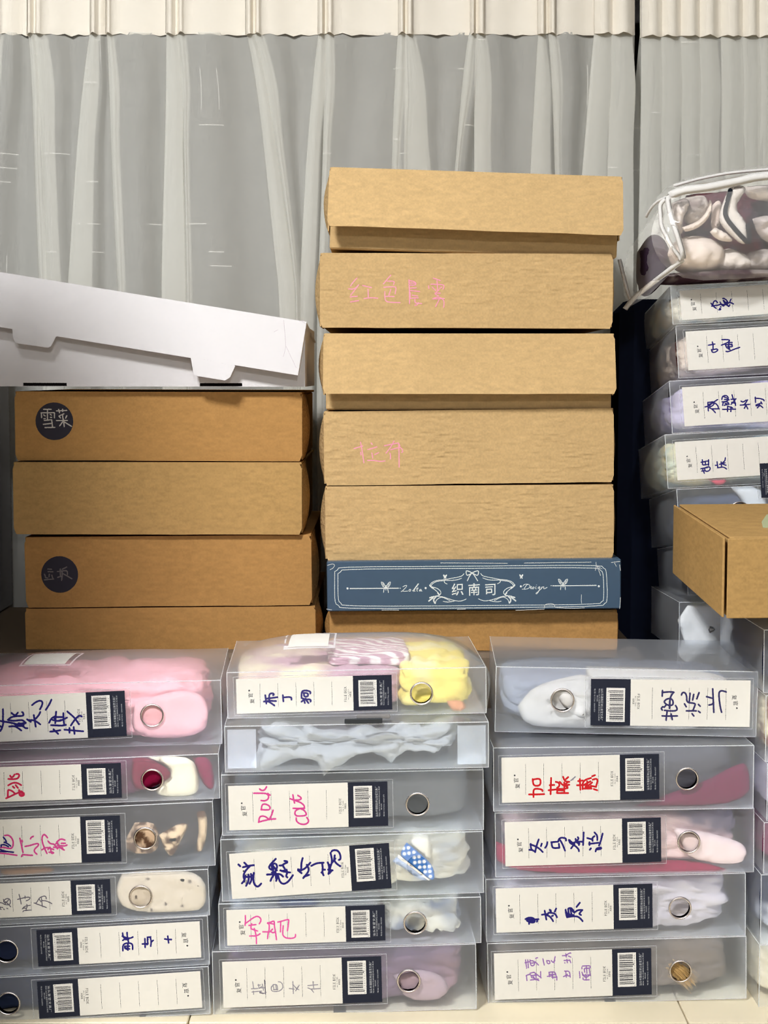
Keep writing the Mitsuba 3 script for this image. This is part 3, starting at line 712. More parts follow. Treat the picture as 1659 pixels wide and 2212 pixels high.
f = file_box('frosted file box with blue dotted ribbon behind its finger hole, bold navy handwriting', [(478.5, 1814), (1041, 1796), (1046, 1928), (478.5, 1947)], MY, MYAW, card=('f', (494.8, 1844.6), (840, 1821), (500, 1942.5)),
             hand=[((500, 1820, 6.636, "100,315 125,340; 185,290 220,325; 165,355 240,335 320,325; 270,335 220,380 180,440 170,490 190,540 150,585; 190,490 260,500 300,470; 245,460 250,540 210,620; 280,450 290,540 260,590; 320,435 310,530 330,610 380,640 425,590; 200,480 180,560; 635,235 570,300 530,360 570,390; 620,300 570,320 590,400 620,450 580,500 560,550; 510,460 600,455 700,450 740,490; 640,310 660,350 620,420 660,500 640,550; 690,330 730,330 760,300 800,290 800,270 760,265; 740,340 780,400 720,410; 790,390 800,440 780,480 800,500; 700,400 760,420 840,430; 670,480 690,560 740,600 810,570 880,470; 590,330 650,400; 580,430 650,470; 600,360 600,470; 630,420 640,520; 1020,225 1000,300 1000,400; 955,385 1000,400 1060,370 1130,290; 955,400 1005,440; 1080,320 1120,400 1030,510; 1040,490 1110,465; 1145,335 1220,295 1320,290; 1300,300 1310,370 1300,430 1320,470; 1310,390 1340,390; 1290,430 1310,440; 1435,130 1450,110 1520,110 1560,170 1565,240 1540,250; 1420,150 1440,230 1440,290 1420,340 1390,450; 1480,185 1470,250 1500,300 1560,340; 1380,285 1400,340 1400,420; 1410,320 1410,440; 1385,390 1450,400; 1440,290 1490,230; 1390,450 1440,400"), NAVY, 4.2)],
             ring=(901, 1870.4), ring_r=25, grommet=False)
M4 = f
f = file_box('slim frosted file box with white satin folds at its ring, pink characters on its label', [(473.5, 1951), (1038, 1939.5), (1039, 2034.5), (473.5, 2054)], MY, MYAW, card=('f', (488.7, 1966), (831, 1954.7), (488.7, 2043)),
             hand=[((490, 1960, 8.295, "330,150 335,240 325,325; 335,290 400,240 500,170 560,160 610,200 610,250 580,295; 395,325 520,310; 445,295 430,340 430,385 490,405 550,425; 490,380 510,440 530,540 530,650; 410,515 500,515 560,500 595,475; 645,440 740,440; 730,275 760,300 760,400 735,480 730,560; 730,290 800,260 850,240 850,330 870,430 890,580; 780,290 840,300; 770,440 820,390; 780,430 830,465 870,430; 915,265 1000,245 1110,210 1110,260 1085,420; 965,270 960,440; 1010,330 1000,440 1000,500 1050,550 1150,560 1230,540 1230,490"), A(226, 92, 166), 3.0)],
             ring=(897, 1993.4), ring_r=27)
M5 = f
f = file_box('mauve tinted file box on the floor, four faint pencil characters on its label', [(461, 2056.5), (1026.5, 2039), (1030, 2179), (459.5, 2196.6)], MY, MYAW, card=('f', (479.6, 2078), (823.3, 2065.6), (483, 2177)),
             hand=[((500, 2080, 7.213, "310,405 410,400; 330,295 345,400; 320,455 470,440; 340,440 345,490; 420,335 430,390; 410,350 450,345; 430,400 470,370; 440,450 500,480 540,460; 480,330 500,430; 450,390 520,390; 620,370 620,430 660,450 740,445 800,400 800,340 770,300 730,295; 650,335 660,420; 650,340 710,335 720,420; 690,345 700,420; 660,420 720,415; 615,390 650,340; 955,290 960,400 965,480; 900,400 980,410; 960,340 1010,400 1050,420; 1055,350 1000,435; 1270,295 1280,390; 1190,355 1345,340; 1240,410 1380,400; 1190,390 1240,410 1280,460; 1250,405 1255,430"), A(150, 146, 156), 1.9),
                   ((500, 2080, 7.213, "515,270 525,380 530,485; 440,465 500,480; 1000,435 1040,370; 1270,295 1275,300"), A(100, 96, 110), 2.0)],
             ring=(883, 2118.8), ring_r=27)
M6 = f

f = file_box('frosted file box of white cloth, its label the other way round', [(1071, 1440.4), (1635, 1451), (1635.6, 1592), (1070, 1580)], 1.975, -1.8, card=('f', (1619.3, 1570.5), (1275.4, 1566.7), (1616, 1470)),
             hand=[((1410, 1470, 8.295, "175,180 170,280; 170,215 260,205 370,205 380,215; 370,215 330,270 310,330 300,430 300,500; 240,340 290,320 360,340 370,440 290,450 230,420 200,380 240,340; 205,480 240,440; 180,470 150,500 170,530; 410,450 440,500 430,540 330,550 210,535; 260,545 250,600 240,710; 170,635 300,640 440,635; 330,600 350,700; 515,260 530,215 580,215 610,280 610,380 660,400 760,410 760,440 720,540; 670,230 655,380; 735,250 715,350; 830,220 790,330; 570,420 600,470; 605,545 780,545; 705,595 735,635; 820,430 850,460; 820,550 850,575; 1075,150 1085,350 1095,570; 965,290 1070,320; 1010,440 1060,430 1090,400; 1315,205 1240,180 1190,200 1185,290 1210,480 1235,570"), A(58, 56, 100), 3.6)],
             ring=(1215, 1512.8), ring_r=27, top=0.002, ends=(.002, .002))
R1 = f
f = file_box('grey file box over plum cloth, three red characters on its label', [(1067, 1616), (1627, 1610), (1628, 1747), (1065, 1752)], RY - .008, 1.2, card=('f', (1083, 1636.8), (1423.6, 1628.5), (1085.7, 1734.3)),
             hand=[((1120, 1630, 8.295, "190,715 330,715 460,710; 270,760 265,620 340,610 430,630 430,655; 255,440 265,560 390,560 400,450 350,430 260,450; 585,420 580,560 575,710; 560,550 640,545; 540,640 680,625; 670,490 720,500 740,560 690,600; 690,690 700,610 800,620; 700,690 800,690 890,690; 700,640 800,640; 740,490 800,560 880,500; 800,400 830,480 910,490; 890,405 850,440; 790,540 880,580; 800,620 880,600; 820,500 820,690; 850,550 910,540; 1070,475 1150,465; 1050,550 1200,545 1260,550; 1100,440 1110,630; 1150,620 1150,500 1200,450 1300,420; 1155,610 1310,610; 1180,540 1290,480; 1230,480 1240,600; 1260,550 1320,500; 1320,390 1370,370; 1330,450 1400,430 1420,470 1390,570; 1300,560 1390,580; 1350,620 1410,640; 1200,580 1300,580"), A(204, 40, 46), 3.8),
                   ((1120, 1630, 8.295, "930,470 1020,390 1025,400 950,465; 970,440 985,455"), A(140, 136, 150), 1.4)],
             ring=(1484.3, 1682.3), ring_r=26)
R2 = f
f = file_box('frosted file box with pink and plum cloth, four navy characters on its label', [(1070, 1755), (1625, 1747), (1631, 1882), (1070, 1896)], RY, 1.2, card=('f', (1090, 1776), (1427.4, 1765.8), (1091.8, 1871.6)),
             hand=[((1130, 1770, 8.295, "280,360 240,470 215,590; 130,450 220,480 300,530 350,585; 135,440 140,540 220,580; 110,545 150,550; 335,435 320,480; 435,410 425,470 395,510; 505,410 630,400; 510,410 520,520 650,510; 630,400 640,350 690,325 770,340 770,380; 665,375 710,450 750,560; 640,440 650,510; 820,370 840,430 920,460 1000,540 1000,570; 830,370 900,440 1000,350 980,320; 860,520 920,440; 940,350 950,410 1010,440; 950,400 1070,400; 1085,235 1075,460; 1005,400 1000,460; 1150,335 1240,360; 1245,385 1240,330 1280,300; 1280,235 1330,290 1330,370; 1180,440 1350,420; 1425,255 1390,400 1360,470; 1195,545 1215,520; 1300,575 1310,520 1400,500 1400,530 1330,540; 1190,410 1190,460"), NAVY, 3.8)],
             ring=(1488, 1818.9), ring_r=26, ends=(.006, .010))
R3 = f
f = file_box('frosted file box full of white lilac cloth, label with a blotted out character', [(1051, 1900), (1608, 1886), (1612, 2020.6), (1049, 2034)], RY, 1.5, card=('f', (1070.6, 1919.4), (1409, 1908.8), (1071, 2015)),
             hand=[((1120, 1920, 8.295, "125,545 180,515 260,520 300,560 280,610 200,600 150,570; 150,550 280,560; 180,540 290,590; 200,580 270,600; 230,530 280,580; 300,550 360,545; 190,590 190,630; 340,550 330,590; 420,465 530,450; 470,395 485,480 500,550; 490,470 560,490 610,560 620,580; 560,375 580,390; 535,430 600,430 660,450 690,510; 675,355 650,410; 600,490 620,480; 560,380 590,430; 845,375 850,440 870,510; 870,510 980,490 1080,500 1150,580; 850,400 890,480; 900,350 940,340 980,380 1000,430; 890,360 900,450 940,480; 930,360 950,460; 960,390 1000,430 1060,380 1145,380; 1145,380 1080,450 1120,470; 1100,250 1040,325; 900,470 990,470"), NAVY, 3.8)],
             ring=(1469, 1961.5), ring_r=26, ends=(.006, .010))
R4 = f
f = file_box('taupe tinted file box with fur at its ring, two rows of purple characters', [(1053.5, 2037), (1611, 2024), (1612, 2155), (1054.6, 2174)], RY, 1.5, card=('f', (1066.8, 2059.7), (1406.6, 2048), (1071, 2159.8)),
             hand=[((1110, 2040, 8.295, "210,280 230,430; 250,280 260,420; 200,330 290,310; 290,280 300,390 370,380 370,300 290,290; 300,340 380,330; 390,250 425,240; 380,310 440,370; 520,260 545,370; 590,290 600,350 650,345 640,290 590,295; 670,290 700,330 735,290; 740,220 720,330; 870,205 950,200; 940,190 1010,150 1020,160; 930,170 940,230; 980,210 1020,230; 900,290 1000,285; 950,270 960,330; 1000,280 1020,330; 910,330 915,335; 225,560 235,650; 220,560 300,530 320,600; 290,520 380,490 400,600; 340,600 450,650; 360,500 490,600; 480,490 480,600; 310,560 430,550; 300,640 440,620; 330,560 400,640; 630,500 640,580; 600,575 700,560; 640,500 740,490 760,580; 690,500 700,610; 650,540 750,540; 770,580 770,640; 680,590 770,590; 910,480 1000,480 1010,590; 890,580 960,540; 930,480 940,590; 950,560 1010,570; 1175,490 1185,600; 1220,410 1220,440; 1230,390 1370,380 1370,430 1270,430; 1260,440 1270,500; 1300,400 1310,520; 1220,500 1240,560 1360,545; 1350,430 1370,560; 1230,550 1290,600 1350,560; 1240,600 1240,640 1350,635; 1290,540 1300,640"), VIOL, 2.3)],
             ring=(1470, 2098), ring_r=26)
R5 = f

# fourth front stack, mostly out of the frame
XB = []
for (lab, t, b, x) in (('dark blue file box under the big carton, topmost of the stack cut by the frame', 1361, 1496, 1650), ('file box showing floral cloth at its open end', 1503, 1645, 1654), ('file box of lavender cloth below the floral one', 1650, 1773, 1657),
                       ('file box of plum cloth in the stack cut by the frame', 1777, 1887, 1650), ('file box of navy cloth with a white edge', 1890, 2039, 1643.5), ('cream file box at the foot of the stack cut by the frame', 2041.5, 2176, 1640)):
    f = file_box(lab, [(x, t), (x + 560, t - 6), (x + 560, b - 6), (x, b)], 1.937, 1.0, ends=(0.007, 0.004), top=0.016 if t < 1400 else 0.004)
    XB.append(f)

# tall back stack: leans back a little
BP, BYY = 7.8, 2.262
BN = A(46, 42, 112)
f = file_box('clear file box under the zip bag, scribbled navy mark on its label', [(1450, 616), (1940, 592), (1940, 673), (1452, 702)], BYY - .006, 0, BP, card=('l', (1467.7, 628), (1468.4, 692), (1659, 614.2)), W=0.315, ends=(.012, .004),
             hand=[((1500, 620, 10.434, "375,365 420,430 490,480; 390,430 450,420; 415,400 430,330 480,300 520,350; 440,420 540,410 600,380; 580,340 620,410 660,430; 560,510 580,470 600,510 550,515; 590,440 600,450; 640,260 670,250 760,330 740,400 640,270 680,370 780,440; 600,390 700,400 800,340 880,380; 800,330 825,275; 720,340 760,450 800,400; 660,420 740,370"), NAVY, 2.8)])
B1 = f
f = file_box('file box of brown print cloth, two navy characters with a long tail on its label', [(1460, 704), (1950, 680), (1950, 793), (1466, 817)], BYY, 0, BP, card=('l', (1480.6, 716.3), (1485, 800.4), (1659, 705)), W=0.315, ends=(.010, .004),
             hand=[((1500, 620, 10.434, "320,1310 460,1285; 405,1240 425,1330 420,1400; 385,1410 400,1470 460,1475 540,1420 500,1390 390,1420; 620,1185 810,1185 760,1250 610,1310; 760,1250 850,1250; 700,1300 730,1380 790,1370; 780,1210 770,1400; 800,1290 860,1310 850,1350 750,1340; 710,1300 850,1290; 715,1450 760,1460 900,1400 1020,1360; 780,1380 800,1410"), BN, 2.8)])
B2 = f
f = file_box('file box of lavender cloth, four navy characters on its label', [(1444, 823.5), (1935, 799), (1935, 912), (1454, 936)], BYY, 0, BP, card=('l', (1473, 836.6), (1477.6, 921.2), (1659, 825.5)), W=0.315, ends=(.010, .004),
             hand=[((1480, 840, 9.268, "400,360 460,350; 455,270 465,440; 460,370 540,400 605,475; 530,400 680,400; 460,270 560,260; 480,340 560,270 650,215; 500,300 590,270 660,340 665,380; 500,360 560,330 580,300; 480,310 490,350; 750,410 1010,405; 850,345 850,450; 915,455 920,360; 735,210 750,140 830,130 870,180 850,250 740,260; 780,160 850,190; 790,210 880,220; 750,330 760,270 830,250 890,300 780,330; 800,290 880,310; 940,120 960,200 1000,260 1010,330; 920,210 1020,200; 920,310 1000,220; 930,270 1010,290; 860,350 950,380; 1105,325 1290,310; 1120,245 1160,270 1220,225; 1180,320 1200,290; 1185,390 1210,340; 1220,330 1255,400; 1200,300 1250,220; 1405,165 1410,270; 1400,190 1500,190 1580,220 1580,240; 1420,320 1530,280; 1420,340 1480,330; 1470,300 1555,375; 1445,380 1490,340; 1520,260 1540,300"), BN, 2.7)])
B3 = f
f = file_box('file box of cream floral cloth, two small navy characters on its label', [(1437, 940), (1930, 914), (1930, 1032), (1442, 1054.5)], BYY, 0, BP, card=('l', (1457.6, 954.8), (1462, 1037.8), (1659, 942.6)), W=0.315, ends=(.010, .004),
             hand=[((1480, 840, 9.268, "315,1600 460,1570; 345,1420 350,1480; 320,1470 470,1440; 470,1420 470,1530; 350,1480 345,1530 470,1510; 400,1450 410,1520; 330,1645 400,1640; 345,1590 385,1690; 390,1590 400,1650 470,1650 510,1600 480,1550 400,1580; 605,1530 650,1530; 640,1460 655,1580; 650,1580 770,1560 830,1605; 690,1510 800,1480; 720,1460 730,1550; 740,1500 820,1530; 720,1500 800,1440 805,1380"), BN, 2.6)])
B4 = f
B5 = file_box('slate file box with a ring, half hidden behind the brown carton', [(1464, 1057), (1950, 1035), (1950, 1150), (1466, 1172)], BYY, 0, BP, card=('f', (1840, 1066), (1645, 1075), (1842, 1140)), ring=(1598, 1108), ring_r=25, W=0.315)
B6 = file_box('slate file box behind the lower part of the brown carton', [(1480, 1175), (1970, 1155), (1970, 1265), (1487, 1286)], BYY, 0, BP, W=0.315)
B7 = file_box('pale file box holding a white sheet, lowest of the back stack', [(1466, 1301), (1960, 1301), (1960, 1412), (1468, 1412)], BYY - .03, 0, 2.0, W=0.315)


# ---------------------------------------------------------------- what the file boxes hold
def fill(f, color, seed, label, c0=0.012, c1=None, a=(0.01, None), b=(0.004, None), fold=0.004, cat='garment', base='folded_garment', stretch=(22, 60, 14), p=7.0):
    W, H = f.W_, f.H_
    k = name(base)
    a1 = W - 0.012 if a[1] is None else a[1]
    b1 = H - 0.004 if b[1] is None else b[1]
    return cloth_box(k, f, a[0], a1, b[0], b1, c0, c1 or 0.222, color, seed, fold, label=label, cat=cat, stretch=stretch, p=p)


def patch(f, px, c0, th, color, seed, label, base='folded_garment', **k):
    return pillow(name(base), f, px, c0, th, color, seed, label=label, **k)


PK, PL, CR, NV, SL = A(250, 186, 194), A(140, 40, 82), A(246, 238, 214), A(38, 44, 66), A(96, 104, 122)
fill(L1, PK, 1, 'pale pink garment filling the topmost leftmost file box', 0.010, fold=.006, b=(.006, .078), a=(.01, .298))
patch(L1, [(290, 1520), (380, 1490), (440, 1500), (452, 1545), (440, 1590), (330, 1600), (280, 1580)], 0.003, .008, A(248, 190, 196), 3, 'pink pleated panel lying behind the ring of the pink box', fold=.0012, scale=(25, 90))
fill(L2, A(92, 44, 70), 2, 'dark plum garment behind the red marked label', 0.012, a=(.01, .235))
patch(L2, [(318, 1638), (420, 1634), (432, 1700), (420, 1724), (330, 1724), (345, 1690), (375, 1675), (350, 1650)], 0.010, .012, CR, 4, 'cream spotted cloth in the maroon file box')
patch(L2, [(286, 1640), (320, 1637), (378, 1672), (352, 1692), (300, 1715), (280, 1690)], 0.003, .009, A(120, 18, 52), 5, 'maroon cloth behind the ring of the red marked box')
patch(L2, [(416, 1640), (455, 1634), (466, 1712), (440, 1704)], 0.006, .012, A(130, 30, 70), 6, 'maroon cuff at the end of the red marked box')
fill(L3, A(84, 80, 82), 7, 'dark grey garment in the pink and navy marked box', 0.030)
BRN = two(A(92, 66, 50), A(226, 200, 166), 130, .5, .05, 8)
patch(L3, [(290, 1780), (340, 1778), (345, 1845), (290, 1850), (262, 1830)], 0.002, .014, two(A(92, 68, 52), A(210, 180, 150), 150, .5, .05, 9), 9, 'brown and cream print sleeve at the ring', step=.0022)
patch(L3, [(342, 1806), (390, 1778), (410, 1784), (396, 1806), (372, 1858), (355, 1840)], 0.0015, .010, BRN, 10, 'brown printed bow behind the frosted spine', step=.0025, scale=(60, 60))
patch(L3, [(424, 1756), (446, 1750), (448, 1800), (436, 1846), (420, 1842), (430, 1800)], 0.0015, .010, BRN, 11, 'brown printed strip at the box end', scale=(60, 60))
patch(L3, [(0, 1880), (110, 1870), (120, 1890), (0, 1897)], 0.004, .010, A(150, 110, 80), 11, 'tan lining showing under the pink and navy label')


def spots(f, base_c, dot_c, px, r):
    ctr = np.array([f.ab(*q) for q in px])
    def fn(P, fr):
        d = np.min(np.linalg.norm(P[:, None, :2] - ctr[None], axis=2), axis=1)
        t = np.clip((d - r * .8) / (r * .4), 0, 1)[:, None]
        return np.asarray(dot_c) * (1 - t) + np.asarray(base_c) * t
    return fn


fill(L4, A(120, 118, 118), 12, 'grey garment behind the pencilled label', 0.02, a=(.01, .22))
patch(L4, [(262, 1890), (320, 1882), (440, 1884), (448, 1965), (400, 1974), (270, 1974), (245, 1930)], 0.0012, .012, spots(L4, A(208, 195, 176), A(70, 60, 60), [(319, 1899), (357, 1954), (393, 1957), (294, 1937), (328, 1967), (410, 1905)], .0017), 13, 'cream cloth with dark spots behind the ring', step=.0022)
fill(L5, NV, 14, 'navy cloth added to darken the empty reversed label box', 0.022, fold=.003)  # box is empty; dark cloth added for its shaded interior
fill(L6, A(40, 48, 70), 15, 'navy cloth added as the dark inside of the empty blank label box', 0.022, fold=.003)  # another empty box, its dim inside made with added dark cloth

YL = A(246, 226, 120)
fill(M1, two(A(236, 222, 190), A(196, 158, 170), 16, .5, .1, 16), 16, 'mauve and cream garment under the lid with the small label', 0.014, a=(.008, .215), b=(.003, .056))
fill(M1, two(YL, A(250, 240, 190), 22, .6, .1, 17), 17, 'yellow garment at the ring of the topmost middle box', 0.008, a=(.206, .298), b=(.003, .060), fold=.006)
patch(M1, [(965, 1515), (1000, 1512), (1012, 1534), (975, 1538)], 0.003, .007, A(214, 150, 110), 18, 'tan appliqued patch on the yellow cloth')


def stripes(P, fr):
    t = (np.sin(P[:, 0] * 260 + P[:, 2] * 320 + 9 * meshkit.noise(P * 30)) > .2).astype(float)[:, None]
    return A(200, 160, 172) * (1 - t) + A(248, 244, 236) * t


cloth_box(name('folded_garment'), M1, .12, .225, .052, .066, .04, .19, stripes, 19, .002, label='mauve and white striped cloth under the clear lid', edge=.0045)
fill(M2, A(178, 182, 186), 20, 'crumpled clear plastic wrap seen through the open side', 0.008, fold=.016, base='plastic_wrap', cat='plastic wrap', stretch=(26, 50, 12), a=(.035, .285))
put(M2.key + '__tuck_flap', M2.mesh(trimesh.util.concatenate([rbox(.003, .037, .004, M2.H_ - .004, .0012, .0016, .0001), rbox(M2.W_ - .037, M2.W_ - .003, .004, M2.H_ - .004, .0012, .0016, .0001)])), 'frosted')
cl = [rbox(-.018, .0, -.0035, .0035, -.003, .0, .0008)]
m = rbox(-.022, .023, -.003, .003, -.0030, .0, .0008); m.apply_translation([M2.ab(784, 1557)[0], M2.H_ + .0046, -.002])
put(name('clasp'), M2.mesh(m), 'coated', A(34, 40, 46)); tag('clasp', 'small black plastic clasp between the two topmost middle boxes', 'clasp')
m = rbox(-.018, .022, -.0022, .0022, -.0016, .004, .0008); m.apply_translation([M2.ab(803, 1553)[0], M2.H_ + .0088, .001])
put('clasp__strap', M2.mesh(m), 'matte', A(140, 138, 138))
fill(M3, A(104, 106, 108), 21, 'grey cloth added as the dim inside of the empty pink lettered box', 0.03, fold=.002)  # grey cloth added to an empty box to give its interior shade
fill(M4, two(A(222, 216, 196), A(176, 178, 178), 20, .55, .1, 22), 22, 'cream garment in the bold navy marked box', 0.012, fold=.006)
DOTS = []
pd = lambda x, y: (840 + x / 13.825, 1800 + y / 13.825)
for q in ((440, 462), (585, 440), (465, 622), (603, 600), (748, 578), (765, 735), (900, 712), (777, 890), (916, 868), (1056, 857), (925, 1025), (1066, 1017), (1212, 1003), (1083, 1160), (1225, 1150), (1240, 1295)):
    DOTS.append(pd(*q))
patch(M4, [pd(100, 850), pd(280, 640), pd(540, 760), pd(900, 1060), pd(1290, 1420), pd(900, 1400), pd(480, 1060)], 0.0030, .003, A(180, 196, 224), 23, 'pale blue ribbon edge under the dotted ribbon', round_=.002, fold=.0003)
patch(M4, [pd(530, 280), pd(300, 640), pd(560, 850), pd(1040, 1240), pd(1280, 1420), pd(1380, 1380), pd(1330, 1000), pd(1000, 660)], 0.0016, .003, spots(M4, A(70, 120, 190), A(244, 248, 252), DOTS, .0021), 24, 'blue ribbon with white dots behind the finger hole', round_=.002, fold=.0003, step=.0011)
patch(M4, [pd(290, 640), pd(200, 720), pd(560, 930), pd(1180, 1440), pd(1270, 1430), pd(560, 860)], 0.0012, .0024, A(246, 240, 228), 25, 'white band along the dotted ribbon', round_=.002, fold=.0002)
patch(M4, [(895, 1803), (930, 1802), (934, 1866), (905, 1842), (880, 1822)], 0.004, .008, A(246, 242, 228), 26, 'cream flap above the dotted ribbon')
fill(M5, two(A(216, 214, 202), A(120, 128, 144), 24, .52, .08, 27), 27, 'white satin garment with deep folds at the ring', 0.008, fold=.009, a=(.195, .30), stretch=(50, 40, 14))
fill(M5, A(180, 184, 190), 28, 'grey white garment behind the pink marked label', 0.014, a=(.008, .2))
patch(M5, [(600, 1944), (690, 1942), (690, 1962), (600, 1966)], 0.004, .008, A(50, 66, 104), 28, 'navy trim above the pink marked label')
fill(M6, two(A(158, 128, 138), A(120, 100, 120), 14, .5, .1, 29), 29, 'mauve garment inside the pencilled box on the floor', 0.012, fold=.006)
patch(M6, [(850, 2110), (900, 2095), (960, 2110), (975, 2150), (930, 2170), (870, 2160)], 0.004, .012, A(172, 150, 158), 30, 'pale mauve fold behind the ring on the floor', fold=.003)

fill(R1, A(150, 156, 172), 31, 'blue grey backing standing in for shaded gaps behind the white cloth', 0.05, b=(.004, .060), fold=.004)  # blue grey colour imitates shade in gaps between the white folds
patch(R1, [(1120, 1530), (1150, 1490), (1210, 1470), (1290, 1456), (1300, 1580), (1230, 1580), (1150, 1575), (1128, 1560)], 0.006, .03, A(206, 204, 202), 32, 'white collar in the box with the reversed label', fold=.006, scale=(22, 60))
patch(R1, [(1200, 1500), (1250, 1480), (1275, 1500), (1270, 1560), (1225, 1540)], 0.002, .010, A(222, 220, 218), 33, 'white fold seen through the ring of the reversed label box', fold=.004)
patch(R1, [(1270, 1448), (1560, 1455), (1600, 1500), (1580, 1585), (1270, 1582)], 0.012, .05, A(204, 202, 200), 34, 'white cloth behind the reversed label', fold=.005)
fill(R2, A(92, 92, 100), 35, 'charcoal garment in the red marked box', 0.02, fold=.003)
patch(R2, [(1370, 1745), (1440, 1720), (1530, 1690), (1590, 1655), (1622, 1650), (1624, 1744)], 0.005, .016, A(112, 40, 70), 36, 'plum cloth in the corner of the red marked box')
fill(R3, two(A(236, 206, 204), A(120, 112, 130), 17, .5, .07, 37), 37, 'pink and grey garment in the box with four navy characters', 0.012, fold=.006)
patch(R3, [(1455, 1790), (1500, 1795), (1570, 1810), (1618, 1830), (1612, 1868), (1560, 1872), (1480, 1855)], 0.004, .012, A(240, 218, 216), 38, 'pale pink fur cuff behind the ring')
patch(R3, [(1072, 1820), (1100, 1830), (1300, 1868), (1480, 1856), (1580, 1880), (1560, 1888), (1075, 1893)], 0.006, .010, A(150, 34, 70), 39, 'plum hem along the bottom of the box with four navy characters')
fill(R4, two(A(214, 208, 214), A(170, 166, 176), 20, .55, .1, 40), 40, 'white lilac garment in the box with the blotted label', 0.008, fold=.007)
fill(R5, two(A(150, 134, 118), A(122, 112, 104), 16, .5, .1, 41), 41, 'taupe garment in the purple marked box', 0.014, fold=.005)
k = name('fur_trim')
hair = []
rr = np.random.default_rng(8)
c = R5.ab(1470, 2098)
for i in range(130):
    t = rr.random(); r0 = .012 * rr.random() ** .5; th = rr.random() * 6.28
    p = np.array([c[0] - .009 + .02 * t * .3 + .004 * rr.normal(), c[1] + .003 + .004 * rr.normal(), .004 + .004 * rr.random()])
    v = np.array([.016 + .006 * rr.random(), -.013 - .006 * rr.random(), -.006 * rr.random()])
    P = np.array([p + v * s + np.array([0, -.004, 0]) * s * s for s in np.linspace(0, 1, 6)])
    hair.append(tubes(P, np.linspace(.0004, .0001, 6), 4))
put(k, R5.mesh(trimesh.util.concatenate(hair)), 'matte', A(214, 178, 118)); tag(k, 'tuft of golden fur poking out of the ring of the purple marked box', 'fur trim')

for f, c1, s, l in zip(XB, (NV, two(A(240, 226, 190), A(110, 60, 50), 55, .55, .04, 43), A(206, 198, 214), A(120, 60, 84), two(A(40, 48, 70), A(190, 194, 204), 20, .6, .05, 44), A(226, 216, 190)), range(50, 56),
                       ('navy garment under the carton', 'cream and brown floral garment at the frame edge', 'lavender garment at the frame edge', 'plum garment at the frame edge', 'navy and white garment near the floor at the frame edge', 'cream garment in the lowest box at the frame edge')):
    fill(f, c1, s, l, 0.010, a=(.004, .29))
fill(B1, two(A(232, 226, 206), A(150, 184, 200), 25, .6, .1, 60), 60, 'cream and blue garment in the box under the zip bag', 0.008, a=(.0, .3))
fill(B2, two(A(236, 218, 200), A(96, 70, 66), 40, .52, .05, 61), 61, 'brown and cream print garment in the back stack', 0.006, a=(.002, .3), fold=.005)
fill(B3, two(A(214, 206, 232), A(130, 122, 168), 34, .52, .08, 62), 62, 'lavender garment in the back stack', 0.006, a=(.006, .3), fold=.005)
fill(B4, two(A(240, 228, 180), A(196, 216, 206), 20, .5, .1, 63), 63, 'cream and mint floral garment in the back stack', 0.006, a=(.002, .3), fold=.005)
patch(B4, [(1530, 1035), (1575, 1032), (1565, 1046), (1548, 1049)], 0.002, .006, A(226, 90, 110), 64, 'red flower on the cream floral cloth')
fill(B5, A(84, 92, 112), 65, 'slate garment behind the carton', 0.012, fold=.003)
patch(B5, [(1580, 1052), (1660, 1048), (1660, 1170), (1630, 1150), (1612, 1090)], 0.003, .01, A(220, 226, 230), 66, 'white lapel beside the half hidden ring')
fill(B6, A(70, 78, 96), 67, 'dark slate garment behind the lower carton edge', 0.012, fold=.003)
m = pillow(name('paper_sheet'), B7, [(1464, 1340), (1485, 1308), (1700, 1306), (1700, 1398), (1482, 1398)], 0.0015, .004, A(245, 245, 242), 68, label='white paper sheet inside the lowest back box', cat='paper', round_=.0015, soft=0)


# ---------------------------------------------------------------- cardboard mailer boxes
KRAFT, KRAFT2 = 'kraft_board', 'brown_board'
scene['kraft_board'] = board(A(203, 171, 122), 0.0011)
scene['brown_board'] = board(A(182, 138, 84))
scene['carton_board'] = board(A(184, 148, 95))


